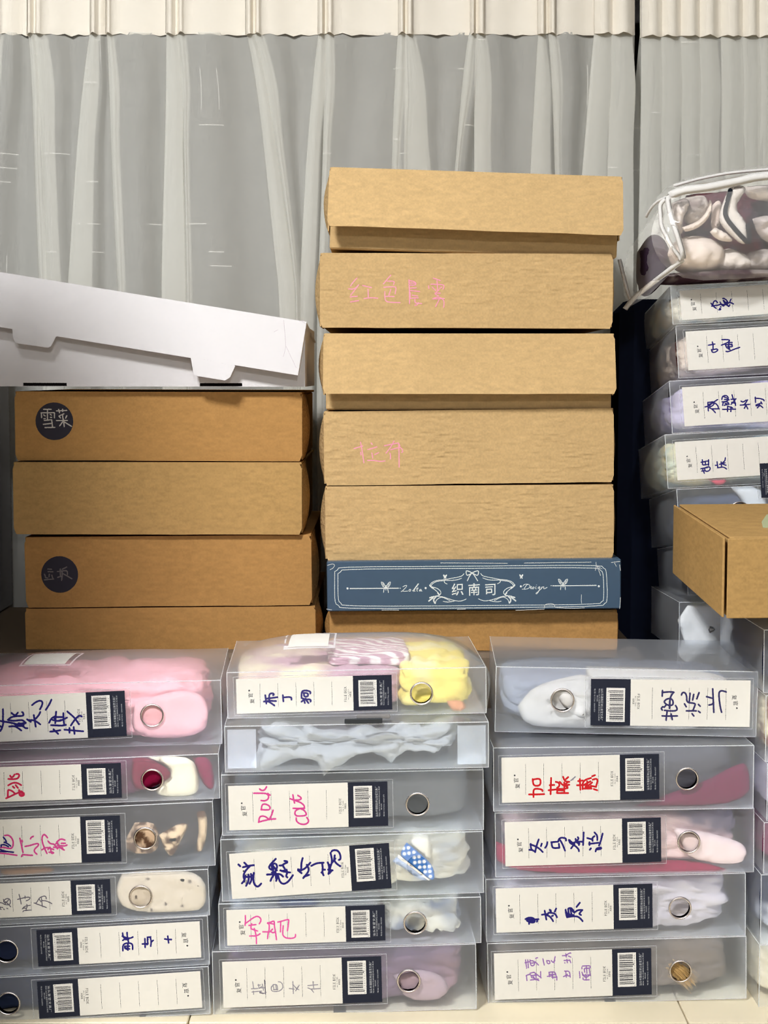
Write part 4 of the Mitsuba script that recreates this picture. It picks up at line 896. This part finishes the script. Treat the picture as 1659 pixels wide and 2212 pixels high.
def mailer(label, corners, Y, base=None, D=0.40, open_=0.0, tint=KRAFT, sticker=None, writing=None, flaps=(1, 1), group='kraft mailer boxes'):
    """A cardboard mailer. corners: the front panel of its lid. base: (left, right) pixel rows of the tray's foot where the lid stands open by open_ metres."""
    f, w, h = fit(corners, Y)
    key = name('mailer_box')
    t = .003
    hb = h
    drop = 0.0
    if base is not None:
        zb = at(corners[3][0], base[0], Y + .006)[2]
        drop = max(0.0, f.O[2] - zb)
    body = rbox(.003, w - .003, -drop + .0003, h - .0035, .0046, D, .002)
    put(key, f.mesh(body), tint)
    # the lid's front: a slab that bows and waves a little, its corners nicked
    nu, nv, ch = 41, 12, .0035
    u_, v_ = np.linspace(0, w, nu), np.linspace(0, h, nv)
    Ga, Gb = np.meshgrid(u_, v_, indexing='ij')
    seed_ = corners[0][1]
    wob = (meshkit.noise(np.stack([Ga * 22, Gb * 14, 0 * Ga + seed_], -1)) - .5) * .0012
    Gb = Gb + wob * (Gb < .012) * 1.0
    for i_, j_ in ((0, 0), (0, -1), (-1, 0), (-1, -1)):
        Ga[i_, j_] += ch * (1 if i_ == 0 else -1); Gb[i_, j_] += 0
        Gb[i_, 1 if j_ == 0 else -2] += 0
    Gc = wob
    if open_ > 0:
        ang = math.asin(min(.9, open_ / h))
        yy = Gb - h
        Gb, Gc = h + yy * math.cos(ang), Gc + yy * math.sin(ang)
    Fr = np.stack([Ga, Gb, Gc], -1).reshape(-1, 3)
    Bk = Fr + np.array([0, 0, t])
    i_, j_ = np.meshgrid(np.arange(nu - 1), np.arange(nv - 1), indexing='ij')
    a_ = (i_ * nv + j_).ravel()
    q_ = np.stack([a_, a_ + nv, a_ + nv + 1, a_ + 1], 1)
    f1 = np.vstack([q_[:, [0, 2, 1]], q_[:, [0, 3, 2]]])
    rim_ = [i * nv for i in range(nu)] + [(nu - 1) * nv + j for j in range(1, nv)] + [i * nv + nv - 1 for i in range(nu - 2, -1, -1)] + list(range(nv - 2, -1, -1))
    n_ = nu * nv
    f2 = [x for a, b in zip(rim_, rim_[1:]) for x in ((a, b, b + n_), (a, b + n_, a + n_))]
    pan = trimesh.Trimesh(np.vstack([Fr, Bk]), np.vstack([f1, f1[:, ::-1] + n_, f2]), process=False)
    put(key + '__front_panel', f.mesh(pan), tint, uv=np.vstack([Fr[:, :2], Bk[:, :2] + 1]))
    lidm = rbox(.0005, w - .0005, h - .0032, h, .0032, D, .0006)
    put(key + '__lid_panel', f.mesh(lidm), tint)
    for s, on in zip((0, 1), flaps):
        def fl(U, V, s=s):
            out = .0014 + .0085 * np.sin(np.pi * U) ** .8 * np.sin(np.pi * np.clip(V * 1.1, 0, 1)) * on
            return np.stack([s * w + (2 * s - 1) * (out - .001), .002 + U * (h - .005), .009 + V * .11], -1)
        g1 = grid(11, 6, fl)
        g2 = g1.copy(); g2.vertices = np.asarray(g2.vertices) + np.array([(1 - 2 * s) * .002, 0, 0])
        n = len(g1.vertices)
        rim = []
        idx = [i * 6 for i in range(11)] + [60 + j for j in range(1, 6)] + [i * 6 + 5 for i in range(9, -1, -1)] + [j for j in range(4, -1, -1)]
        for a_, b_ in zip(idx, idx[1:]):
            rim += [(a_, b_, b_ + n), (a_, b_ + n, a_ + n)]
        m = trimesh.Trimesh(np.vstack([g1.vertices, g2.vertices]), np.vstack([g1.faces, g2.faces[:, ::-1], rim]), process=False)
        put(key + '__side_flap' + ('_001' if s else ''), f.mesh(m), tint)
    if sticker:
        px, py, r, st, col = sticker
        c = f.ab(px, py); R = r * Y / F
        put(key + '__round_sticker', f.mesh(extrude(Point(c).buffer(R, 24), -.0004, 0)), 'matte', A(58, 56, 64))
        ink(key + '__round_sticker__lettering', f, st, col, 2.6, -.0007, .0003)
        labels[key + '__round_sticker'] = {'label': 'round black sticker with chalk characters'}
    if writing:
        ink(key + '__handwriting', f, writing, A(240, 160, 182), 2.4, -.0004, .0004)
        labels[key + '__handwriting'] = {'label': 'pink chalk handwriting'}
    tag(key, label, 'cardboard box', group)
    f.key, f.W_, f.H_ = key, w, h
    return f


BY = 2.225
C1 = mailer('kraft mailer box with its lid ajar, topmost of the tall stack', [(712, 361), (1341, 381), (1344, 522), (708, 500)], BY, base=(538, 546), open_=.030)
C2 = mailer('kraft mailer box with four pink chalk characters', [(691, 547.6), (1324, 546.8), (1324, 711), (691, 706.5)], BY,
            writing=(740, 590, 6.9125, "215,75 160,130 120,190; 90,235 180,240 240,175; 240,175 170,270 120,330; 115,355 220,345; 120,430 240,410; 300,185 430,215; 380,240 385,370; 320,380 430,365 525,375; 720,30 660,100 610,160; 670,120 780,120 760,170; 615,210 790,200 800,230 785,310; 720,245 700,300 690,340; 630,275 630,380 660,435 860,440; 640,345 770,350; 990,100 1000,280 1000,455; 990,110 1090,130 1100,180 1000,180; 1000,150 1090,150; 1000,225 1100,220; 1010,260 1150,275; 1010,290 1010,380; 1040,330 1120,345; 1020,375 1130,370; 1080,390 1080,450 1180,455; 1080,480 1110,480 1130,440; 1355,75 1460,110; 1320,165 1500,170 1520,200 1500,240; 1285,190 1290,230; 1410,110 1420,250; 1340,210 1390,260; 1450,230 1480,210; 1440,250 1370,310 1430,340; 1380,300 1460,300; 1350,380 1430,350 1520,400 1510,510; 1350,385 1520,380; 1440,400 1390,500"))
C3 = mailer('kraft mailer box with its lid ajar between the two pink marked boxes', [(698.7, 718.5), (1324, 722), (1330, 855.6), (698.7, 858)], BY, base=(886, 880), open_=.026)
C4 = mailer('kraft mailer box with two pink chalk characters', [(699.5, 888.7), (1326, 882), (1326, 1041), (700, 1049.5)], BY,
            writing=(750, 940, 11.06, "320,170 340,280 370,450 400,660; 165,320 300,280 375,255; 320,410 330,470; 570,190 600,220; 490,345 590,320 710,280; 590,430 610,550; 660,465 750,420; 490,605 620,600 800,630 900,615; 890,255 1040,220 1210,190; 1120,140 1060,260 930,430; 1040,350 1180,310 1260,300; 1230,190 1240,400 1240,760; 1020,430 1040,500 1030,570; 1260,290 1310,330 1330,400 1300,410; 1230,200 1260,260"))
C5 = mailer('plain kraft mailer box standing on the blue printed box', [(701.6, 1051.5), (1326, 1045.6), (1326, 1208), (703.7, 1211)], BY)
C7 = mailer('kraft mailer box under the blue printed box', [(712, 1321), (1334, 1317), (1334, 1404), (712, 1406)], BY + .004, tint=KRAFT2)
CH = A(200, 194, 186)
D1 = mailer('kraft mailer box with a black round sticker, under the white box', [(31.6, 843.5), (652, 849), (653, 994.6), (33, 996.7)], BY + .02, tint=KRAFT2,
            sticker=(117.5, 910, 40.5, (70, 860, 16.59, "400,400 670,400; 540,400 540,750; 310,530 780,520; 320,530 330,700; 790,530 790,710; 400,600 460,640; 410,740 460,730; 640,580 680,610; 640,690 690,690; 430,800 670,775; 690,780 720,1030; 390,940 680,905; 450,1055 800,1050; 860,460 1230,440; 940,400 970,520; 1080,400 1080,480; 1130,560 960,640; 950,650 1010,710; 1080,600 1100,760; 1230,630 1190,720; 860,805 1250,800; 1110,750 1140,1020; 1080,850 980,990; 1150,860 1400,1010"), CH))
D2 = mailer('plain kraft mailer box between the two stickered boxes', [(29, 997.5), (652, 1000), (652, 1154), (28, 1155.3)], BY + .012, tint='carton_board')
D3 = mailer('kraft mailer box with a faded black round sticker', [(54, 1160.6), (671, 1155), (675, 1307), (55, 1313)], BY + .02, tint=KRAFT2,
            sticker=(129, 1241, 40, (80, 1190, 16.59, "390,650 520,660; 400,745 570,750; 260,840 300,900 290,960 380,970; 440,830 430,930; 530,870 560,970; 260,1040 420,1020 600,1010; 730,740 870,720; 830,650 835,880; 740,950 860,910; 900,660 1060,580; 890,720 1090,700 1090,850; 900,740 900,900 880,1060; 900,800 1080,900 1250,1000"), A(120, 114, 112)))
D4 = mailer('kraft mailer box at the foot of the stickered stack', [(55, 1316.7), (681.4, 1308), (682, 1405), (55, 1408)], BY + .02, tint=KRAFT2)

# the carton that hangs over the right hand stacks
f, w, h = fit([(1570, 1160), (1960, 1157), (1960, 1333), (1565, 1336)], 1.90, 0, -2.2)
key = name('carton')
put(key, f.mesh(rbox(.0035, w, .0, h - .003, .0035, .33, .002)), 'carton_board')
put(key + '__front_panel', f.mesh(rbox(.002, w, 0, h - .002, 0, .003, .0008)), 'carton_board')
put(key + '__lid_panel', f.mesh(rbox(.004, w, h - .0032, h, .001, .33, .0012)), 'carton_board')
put(key + '__side_panel', f.mesh(rbox(-.0035, -.0005, .001, h - .001, .002, .331, .0008)), 'carton_board')
m = extrude(Polygon([f.ac(x, y, h) for x, y in ((1648, 1140), (1645, 1128), (1656, 1112), (1690, 1110), (1690, 1142))]), 0, .0004)
v = np.asarray(m.vertices)
put(key + '__sticker', f.mesh(trimesh.Trimesh(np.column_stack([v[:, 0], h + v[:, 2], v[:, 1]]), m.faces[:, ::-1], process=False)), 'matte', A(184, 190, 150))
tag(key, 'plain brown carton jutting out in front of the back stack', 'cardboard box')

# the white box with its lid askew
f, w, h = fit([(-40, 702), (660, 702), (658, 836), (-40, 834)], BY + .004)
key = name('white_box')
WH = A(222, 219, 220)
slots = [sbox(f.ab(50, 836)[0], .0006, f.ab(144, 836)[0], .0048), sbox(f.ab(432, 836)[0], .0006, f.ab(523, 836)[0], .0048)]
slots = [s.difference(sbox(s.bounds[0] + .012, .0034, s.bounds[2] - .012, .0049)) if False else s for s in slots]
front = sbox(0, 0, w, h).difference(unary_union(slots))
put(key, f.mesh(extrude(front, 0, .002)), 'coated', WH)
put(key + '__tray', f.mesh(trimesh.util.concatenate([rbox(0, .002, 0, h, .002, .30, .0004), rbox(w - .002, w, 0, h, .002, .30, .0004), rbox(0, w, 0, .0006, .002, .30, .0002), rbox(0, w, 0, h, .298, .30, .0004)])), 'coated', WH)
put(key + '__slot_dark_strip', f.mesh(rbox(.01, w - .01, .0002, .02, .006, .009, .0004)), 'matte', A(40, 36, 36))  # plain dark strip just behind the slot openings
lf, lw, lh = fit([(-45, 580), (660, 695), (646, 811), (-60, 697)], BY - .014, 0, 4.0)
tab = [(25.7, 699), (28, 728), (33, 741), (103, 751), (110, 748), (124, 722), (121, 713)]
tab2 = [(418, 768), (412, 773), (418, 807), (424, 812), (486, 822), (497, 815), (508, 791), (504, 785)]
pol = sbox(0, 0, lw, lh)
outs = [Polygon([lf.ab(*q) for q in tb]).buffer(.0006).buffer(-.0006) for tb in (tab, tab2)]
put(key + '__lid', lf.mesh(trimesh.util.concatenate([extrude(pol, 0, .0016), rbox(0, lw, lh - .0016, lh, .0016, .30, .0004), rbox(lw - .0016, lw, .004, lh, .0016, .12, .0004)])), 'coated', WH)
for i, o in enumerate(outs):
    put(key + '__lid__locking_tab' + (f'_{i:03d}' if i else ''), lf.mesh(extrude(o.difference(pol.buffer(-.002)), -.0003, .0013)), 'coated', WH)
ink(key + '__lid__crease', lf, (0, 0, 1.0, "613,692 618,750 612,770; 618,748 640,795; 592,717 601,712; 646,694 658,693; 652,694 661,700"), A(205, 198, 202), 1.2, -.0003, .0003)
tag(key, 'glossy white box with its lid tilted askew, two locking tabs hanging out', 'white box')

# the blue printed box
f, w, h = fit([(703.7, 1215), (1341, 1206.5), (1341.7, 1315.7), (708.8, 1320)], BY - .018)
key = name('printed_box')
BL = A(58, 82, 104)
put(key, f.mesh(rbox(0, w, 0, h, 0, .32, .0012)), 'coated', BL)
W8 = lambda s: (1060, 1200, 5.53, s)
W7 = lambda s: (900, 1220, 7.213, s)
W6 = lambda s: (690, 1220, 5.027, s)
mir = lambda s: ';'.join(' '.join(f'{1733 - float(p.split(",")[0])},{float(p.split(",")[1]) - 4}' for p in st.split()) for st in s.split(';'))
INKW = A(228, 232, 228)


def pr(part, spec, wd, n=[0]):
    ink(key + '__' + part, f, spec, INKW, wd, -.0003, .0003)


rib = "735,140 710,175 640,195 520,215 430,235 330,240 250,265 205,310 230,350 300,400 350,450 350,480 280,490; 700,210 620,240 500,245 440,240; 430,250 430,280 475,300; 440,245 300,260 240,300 225,335; 240,345 320,365 375,410 380,450 350,480; 280,490 400,495 480,525 590,560 690,570 770,535; 295,595 300,560 340,520 400,500 520,560; 415,570 480,585 590,565"
pr('ribbon_print', W7(rib + ';' + mir(rib)), 1.5)
rib2 = "300,500 262,540 272,580 288,600; 270,495 205,514; 255,515 190,565; 205,320 225,345 260,370; 330,440 352,465"
pr('ribbon_accent_print', W7(rib2 + ';' + mir(rib2)), 3.0)
pr('bow_print', W7("865,125 800,95 765,95 780,180 865,125; 865,125 930,95 970,95 955,180 865,125; 865,125 820,180 790,250; 865,125 910,180 950,250"), 1.9)
pr('dot_print', (690, 1220, 5.027, "305,257 305.5,257; 1153,253 1153.5,253; 2187,235 2187.5,235; 3034,233 3034.5,233"), 4.6)
pr('rule_print', (690, 1220, 5.027, "332,258 858,255; 877,255 878,255; 2516,227 2517,227; 2535,228 2870,226 3005,224"), 2.0)
fram = "165,74 200,55 212,22 1659,16 3060,2 3085,38 3118,53 3130,400 3095,420 3075,452 1659,470 225,478 210,440 163,420 165,74; 200,96 232,78 246,46 1659,40 3030,28 3050,62 3083,78 3092,385 3060,402 3045,430 1659,445 250,452 232,412 202,396 200,96"
ink(key + '__border_print', f, (690, 1220, 5.027, ';'.join(fram.split(';'))), INKW, 1.3, -.0003, .0003)
pr('lettering', W6("905,240 930,225 950,222 945,240 920,265 895,290 880,290 900,285 930,290 960,285; 985,265 970,275 972,288 985,288 995,275 985,265; 1010,285 1060,235 1080,205 1070,205 1040,250 1015,280 1025,290; 1035,265 1028,285 1040,288; 1048,250 1049,250; 1070,245 1055,285 1065,288; 1050,262 1075,260; 1100,265 1085,275 1085,288 1100,280 1108,265 1102,288 1115,285"), 1.3)
ink(key + '__lettering_001', f, W8("400,395 430,350 445,345; 385,365 400,345 440,340 470,355 465,385 430,402 375,402; 475,385 490,375 485,368 472,380 475,398 492,396 512,370 522,386 505,402 498,396; 542,372 534,396 546,398; 548,352 549,352; 585,372 568,378 564,395 582,390 592,370 575,430 550,460 535,455 580,418 610,390; 612,374 604,400; 606,388 632,370 638,378 628,398 648,396 676,380"), INKW, 1.3, -.0003, .0003)
bf = "0,0 -12,-22 -24,-28 -20,-12 -14,-2 0,2; 0,0 12,-22 24,-28 20,-12 14,-2 0,2; -3,2 -10,10 -12,26; 3,2 10,10 12,26; 0,-8 0,14; -10,-6 -16,-18; 10,-6 16,-18"
for nm, cx, cy, sc in (('butterfly_print', 722, 244, 2.2), ('butterfly_print_001', 2645, 213, 2.2), ('butterfly_print_002', 690 * 0 + 1364, 130, .75), ('butterfly_print_003', 2192, 128, .75)):
    ink(key + '__' + nm, f, (690, 1220, 5.027, ';'.join(' '.join(f'{cx + float(p.split(",")[0]) * sc},{cy + float(p.split(",")[1]) * sc}' for p in st.split()) for st in bf.split(';'))), INKW, 1.5 if sc > 1 else 1.9, -.0003, .0003)
gl = []
for ch, x in (('织', 640), ('南', 895), ('司', 1150)):
    p0, p1 = f.ab(900 + (x - 100) / 7.213, 1220 + 478 / 7.213), f.ab(900 + (x + 100) / 7.213, 1220 + 476 / 7.213)
    g, wd = text_shape(ch, 1.0)
    k = np.linalg.norm(p1 - p0)
    gl.append(shapely.affinity.affine_transform(g, [k, 0, k * .06, k * 1.02, p0[0], p0[1] - k * .02]))
put(key + '__lettering_002', f.mesh(extrude(unary_union(gl).buffer(.00012), -.0003, 0)), 'matte', INKW)
ink(key + '__worn_edge', f, (1060, 1200, 5.53, "-1950,118 -1900,100 -1860,108 -1880,150 -1920,170; 1258,80 1262,130 1250,180; 1270,130 1300,200 1312,240; 1260,120 1330,160; 1440,85 1500,75 1545,70; 1480,90 1500,130; 1540,110 1550,180; 1550,500 1545,600 1540,635; 640,625 645,585 700,575 760,580 765,610; 1085,470 1080,540 1088,570; -1960,640 -1900,650; -1300,652 -1180,650 -1100,652; -400,645 -300,640; 300,655 640,640; 770,620 960,635 1120,625; -600,88 200,92; 400,90 1200,80"), A(214, 214, 210), 1.2, -.0004, .0004)
labels[key + '__worn_edge'] = {'kind': 'stuff', 'label': 'worn white edge scuffs'}
for i_ in ('', '_001', '_002'):
    labels[key + '__lettering' + i_] = {'kind': 'stuff', 'label': 'white printed lettering'}
tag(key, 'dark blue box with white ribbon print and lettering, worn corners', 'printed box')

# dark bin in the shadow between the stacks
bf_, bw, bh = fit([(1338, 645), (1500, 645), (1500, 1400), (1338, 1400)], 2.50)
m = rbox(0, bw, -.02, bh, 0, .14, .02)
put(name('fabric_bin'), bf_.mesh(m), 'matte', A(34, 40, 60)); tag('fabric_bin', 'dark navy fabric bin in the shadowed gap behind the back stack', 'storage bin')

# ---------------------------------------------------------------- clear zip bag on the back stack
ZY = 2.23
kb = name('zip_bag')
bfr = Frame(at(1340, 700, ZY), (1, 0, 0), (0, 0, 1), (0, 1, 0))
bfr.W_, bfr.H_ = .3, .3


def zp(px, py, y):
    return at(px, py, y)


fy = lambda px: 2.215
cols = [(1425, 452, 562), (1440, 430, 578), (1475, 412, 600), (1520, 402, 606), (1580, 392, 603), (1640, 384, 600), (1700, 378, 596), (1800, 372, 590)]
P, nu, nv = [], len(cols), 9
for i, (x, t, b) in enumerate(cols):
    for j in range(nv):
        s = j / (nv - 1)
        bul = .030 * math.sin(math.pi * s) ** .8 * (0.4 if i == 0 else 1)
        nz = .012 * (meshkit.noise(np.array([x * .05, s * 7, 1.0])) - .5)
        P.append(zp(x - (18 * math.sin(math.pi * s) if i == 0 else 0), t + (b - t) * s, 2.236 - bul + nz))
front = grid(nu, nv, lambda U, V: np.array(P).reshape(nu, nv, 3))
P2 = []
for i, (x, t, b) in enumerate(cols):
    for j in range(7):
        s = j / 6
        P2.append(zp(x - 8 * s * (i == 0), t - 16 * math.sin(s * 1.6) - 8 * s, 2.245 + .24 * s))
top = grid(nu, 7, lambda U, V: np.array(P2).reshape(nu, 7, 3))
side = [zp(1440, 430, 2.245), zp(1400, 480, 2.29), zp(1362, 535, 2.33), zp(1343, 590, 2.34), zp(1348, 640, 2.33), zp(1362, 662, 2.31), zp(1400, 640, 2.28), zp(1440, 600, 2.25), zp(1470, 562, 2.235), zp(1430, 500, 2.235)]
cen = zp(1405, 560, 2.275)
sv = np.vstack([side, [cen]])
sf = [(i, (i + 1) % len(side), len(side)) for i in range(len(side))]
sm = trimesh.Trimesh(sv, sf, process=False).subdivide().subdivide()
v = np.asarray(sm.vertices); v = v + np.column_stack([0 * v[:, 0], .010 * (meshkit.fbm(v * 60, 3, 4) - .5), 0 * v[:, 0]]); sm.vertices = v
put(kb, trimesh.util.concatenate([front.subdivide().subdivide(), top.subdivide(), sm]), 'vinyl', smooth=True)
TR = A(232, 230, 226)


def strap(key, pts, wd, th=.0012):
    """A flat ribbon of binding along the photo pixels (x, y, depth)."""
    C = np.array([zp(*p) for p in pts])
    C = curve(C, 24)
    t = np.gradient(C, axis=0); t /= np.linalg.norm(t, axis=1, keepdims=True)
    n = np.cross(t, np.array([0, -1.0, 0])); n /= np.linalg.norm(n, axis=1, keepdims=True)
    w_ = wd * ZY / F / 2 * 1.25
    d = np.array([0, th, 0])
    V = np.stack([C - n * w_ - d * .2, C - d, C + n * w_ - d * .2, C + d * .6], 1).reshape(-1, 3)
    q = []
    for i in range(len(C) - 1):
        for j in range(4):
            a, b = i * 4 + j, i * 4 + (j + 1) % 4
            q += [(a, b, b + 4), (a, b + 4, a + 4)]
    put(key, trimesh.Trimesh(V, q, process=False), 'matte', TR, smooth=True)


for i, (pts, wd) in enumerate([([(1447, 424, 2.236), (1475, 412, 2.226), (1530, 404, 2.22), (1590, 392, 2.22), (1640, 382, 2.22), (1760, 372, 2.22)], 15),
                               ([(1446, 424, 2.232), (1426, 448, 2.226), (1428, 480, 2.218), (1442, 516, 2.21), (1472, 560, 2.214)], 8),
                               ([(1442, 426, 2.230), (1450, 470, 2.216), (1464, 510, 2.205), (1473, 540, 2.205), (1476, 560, 2.214)], 10),
                               ([(1476, 560, 2.216), (1440, 588, 2.24), (1405, 615, 2.28), (1372, 642, 2.30), (1350, 668, 2.32)], 9),
                               ([(1338, 560, 2.345), (1348, 600, 2.34), (1356, 630, 2.335), (1366, 652, 2.315)], 7),
                               ([(1447, 424, 2.238), (1420, 436, 2.25), (1395, 470, 2.28)], 5),
                               ([(1455, 402, 2.30), (1520, 384, 2.30), (1590, 372, 2.30), (1700, 364, 2.3)], 6)]):
    strap(kb + '__binding' + (f'_{i:03d}' if i else ''), pts, wd)
tag(kb, 'clear zip bag with white binding, stuffed with white garments, on the back stack', 'zip bag')
zf = Frame(at(1425, 600, 2.235), (1, 0, 0), (0, 0, 1), (0, 1, 0)); zf.W_, zf.H_ = .3, .15
SAT, PINKW, PLUM = A(222, 210, 200), A(214, 194, 182), A(84, 36, 48)
GREYW = two(A(214, 204, 196), A(128, 116, 112), 38, .55, .08, 71)


def ruffle(label, px, c0, th, col, seed, fold=.006, scale=(60, 60), r=.012):
    pillow(name('folded_garment'), zf, px, c0, th, col, seed, fold=fold, label=label, scale=scale, round_=r, step=.0035)


ruffle('dark plum garment low in the hanging end of the zip bag', [(1386, 540), (1412, 500), (1440, 505), (1462, 560), (1450, 598), (1410, 640), (1392, 636), (1382, 590)], 0.045, .07, two(A(56, 42, 58), A(96, 84, 84), 30, .6, .1, 3), 74)
ruffle('dark plum filler added in place of the shadow under the zip bag', [(1440, 588), (1500, 578), (1720, 572), (1720, 603), (1560, 606), (1450, 610)], 0.004, .16, two(A(70, 50, 60), A(150, 140, 138), 40, .6, .08, 85), 85, .003, (60, 60), .008)  # dark layer added where the bag shades the box below
ruffle('burgundy garment deep in the zip bag', [(1500, 412), (1720, 392), (1720, 580), (1520, 575), (1480, 500)], 0.05, .12, two(PLUM, A(60, 52, 62), 30, .5, .08, 72), 72)
ruffle('cream satin garment along the bottom of the zip bag', [(1450, 545), (1475, 508), (1520, 500), (1560, 512), (1582, 535), (1570, 580), (1530, 591), (1480, 588)], 0.0, .10, SAT, 70, .006, (34, 40), .025)
ruffle('white satin fold hanging at the middle of the zip bag', [(1540, 560), (1580, 528), (1612, 540), (1640, 556), (1632, 588), (1560, 592)], 0.012, .07, A(214, 206, 198), 75, .006, (60, 30), .02)
ruffle('pale sheer garment at the lower corner of the zip bag', [(1600, 560), (1650, 530), (1720, 540), (1720, 584), (1610, 588)], 0.014, .06, A(176, 168, 164), 76, .007, (60, 60), .02)
ruffle('pink white ruffle at the upper corner of the zip bag', [(1456, 436), (1490, 420), (1500, 440), (1480, 470), (1486, 500), (1470, 505), (1455, 475)], 0.006, .05, GREYW, 77, .007, (90, 90))
ruffle('pink white rolled garment inside the upper corner of the zip bag', [(1482, 424), (1530, 414), (1540, 438), (1530, 470), (1500, 486), (1478, 470)], 0.022, .05, GREYW, 78, .009, (70, 90))
ruffle('cream ribbon looping across the zip bag', [(1475, 490), (1510, 478), (1532, 452), (1534, 428), (1540, 430), (1540, 462), (1516, 490), (1480, 502)], 0.002, .014, A(220, 206, 194), 79, .001, (60, 60), .004)
ruffle('cream lace frill beside the striped collar', [(1536, 500), (1548, 488), (1560, 496), (1578, 505), (1590, 522), (1560, 520), (1545, 512)], -0.002, .016, A(226, 214, 204), 80, .004, (160, 160), .005)
ruffle('white garment rolled behind the striped collar', [(1545, 440), (1560, 425), (1572, 450), (1556, 500), (1540, 490)], 0.012, .04, A(216, 200, 190), 81, .006, (120, 60))
ruffle('crumpled white garment by the frame edge in the zip bag', [(1612, 400), (1720, 392), (1720, 440), (1650, 430), (1620, 424)], 0.0, .04, GREYW, 82, .008, (90, 90))
ruffle('grey white sleeve by the frame edge in the zip bag', [(1632, 470), (1660, 460), (1720, 470), (1720, 530), (1650, 520)], 0.006, .04, A(190, 180, 176), 83, .007, (60, 90))
k = name('sailor_collar')
pz = lambda x, y: (1330 + x / 5.0426, 340 + y / 5.0426)
pillow(k, zf, [pz(1240, 330), pz(1360, 290), pz(1440, 330), pz(1400, 400), pz(1300, 540), pz(1440, 700), pz(1470, 900), pz(1400, 960), pz(1250, 840), pz(1130, 700), pz(1150, 560)], -0.010, .012, A(214, 208, 202), 84, fold=.0016, round_=.004)
tag(k, 'white collar with a bold black stripe pressed against the clear bag', 'collar')
ink(k + '__stripe', zf, (1330, 340, 5.0426, "1250,360 1220,470; 1215,500 1195,560 1195,650 1290,770 1400,890 1440,930 1465,900 1440,740"), A(28, 32, 38), 9.5, -.0128, .0014)
labels[k + '__stripe'] = {'label': 'black stripe'}
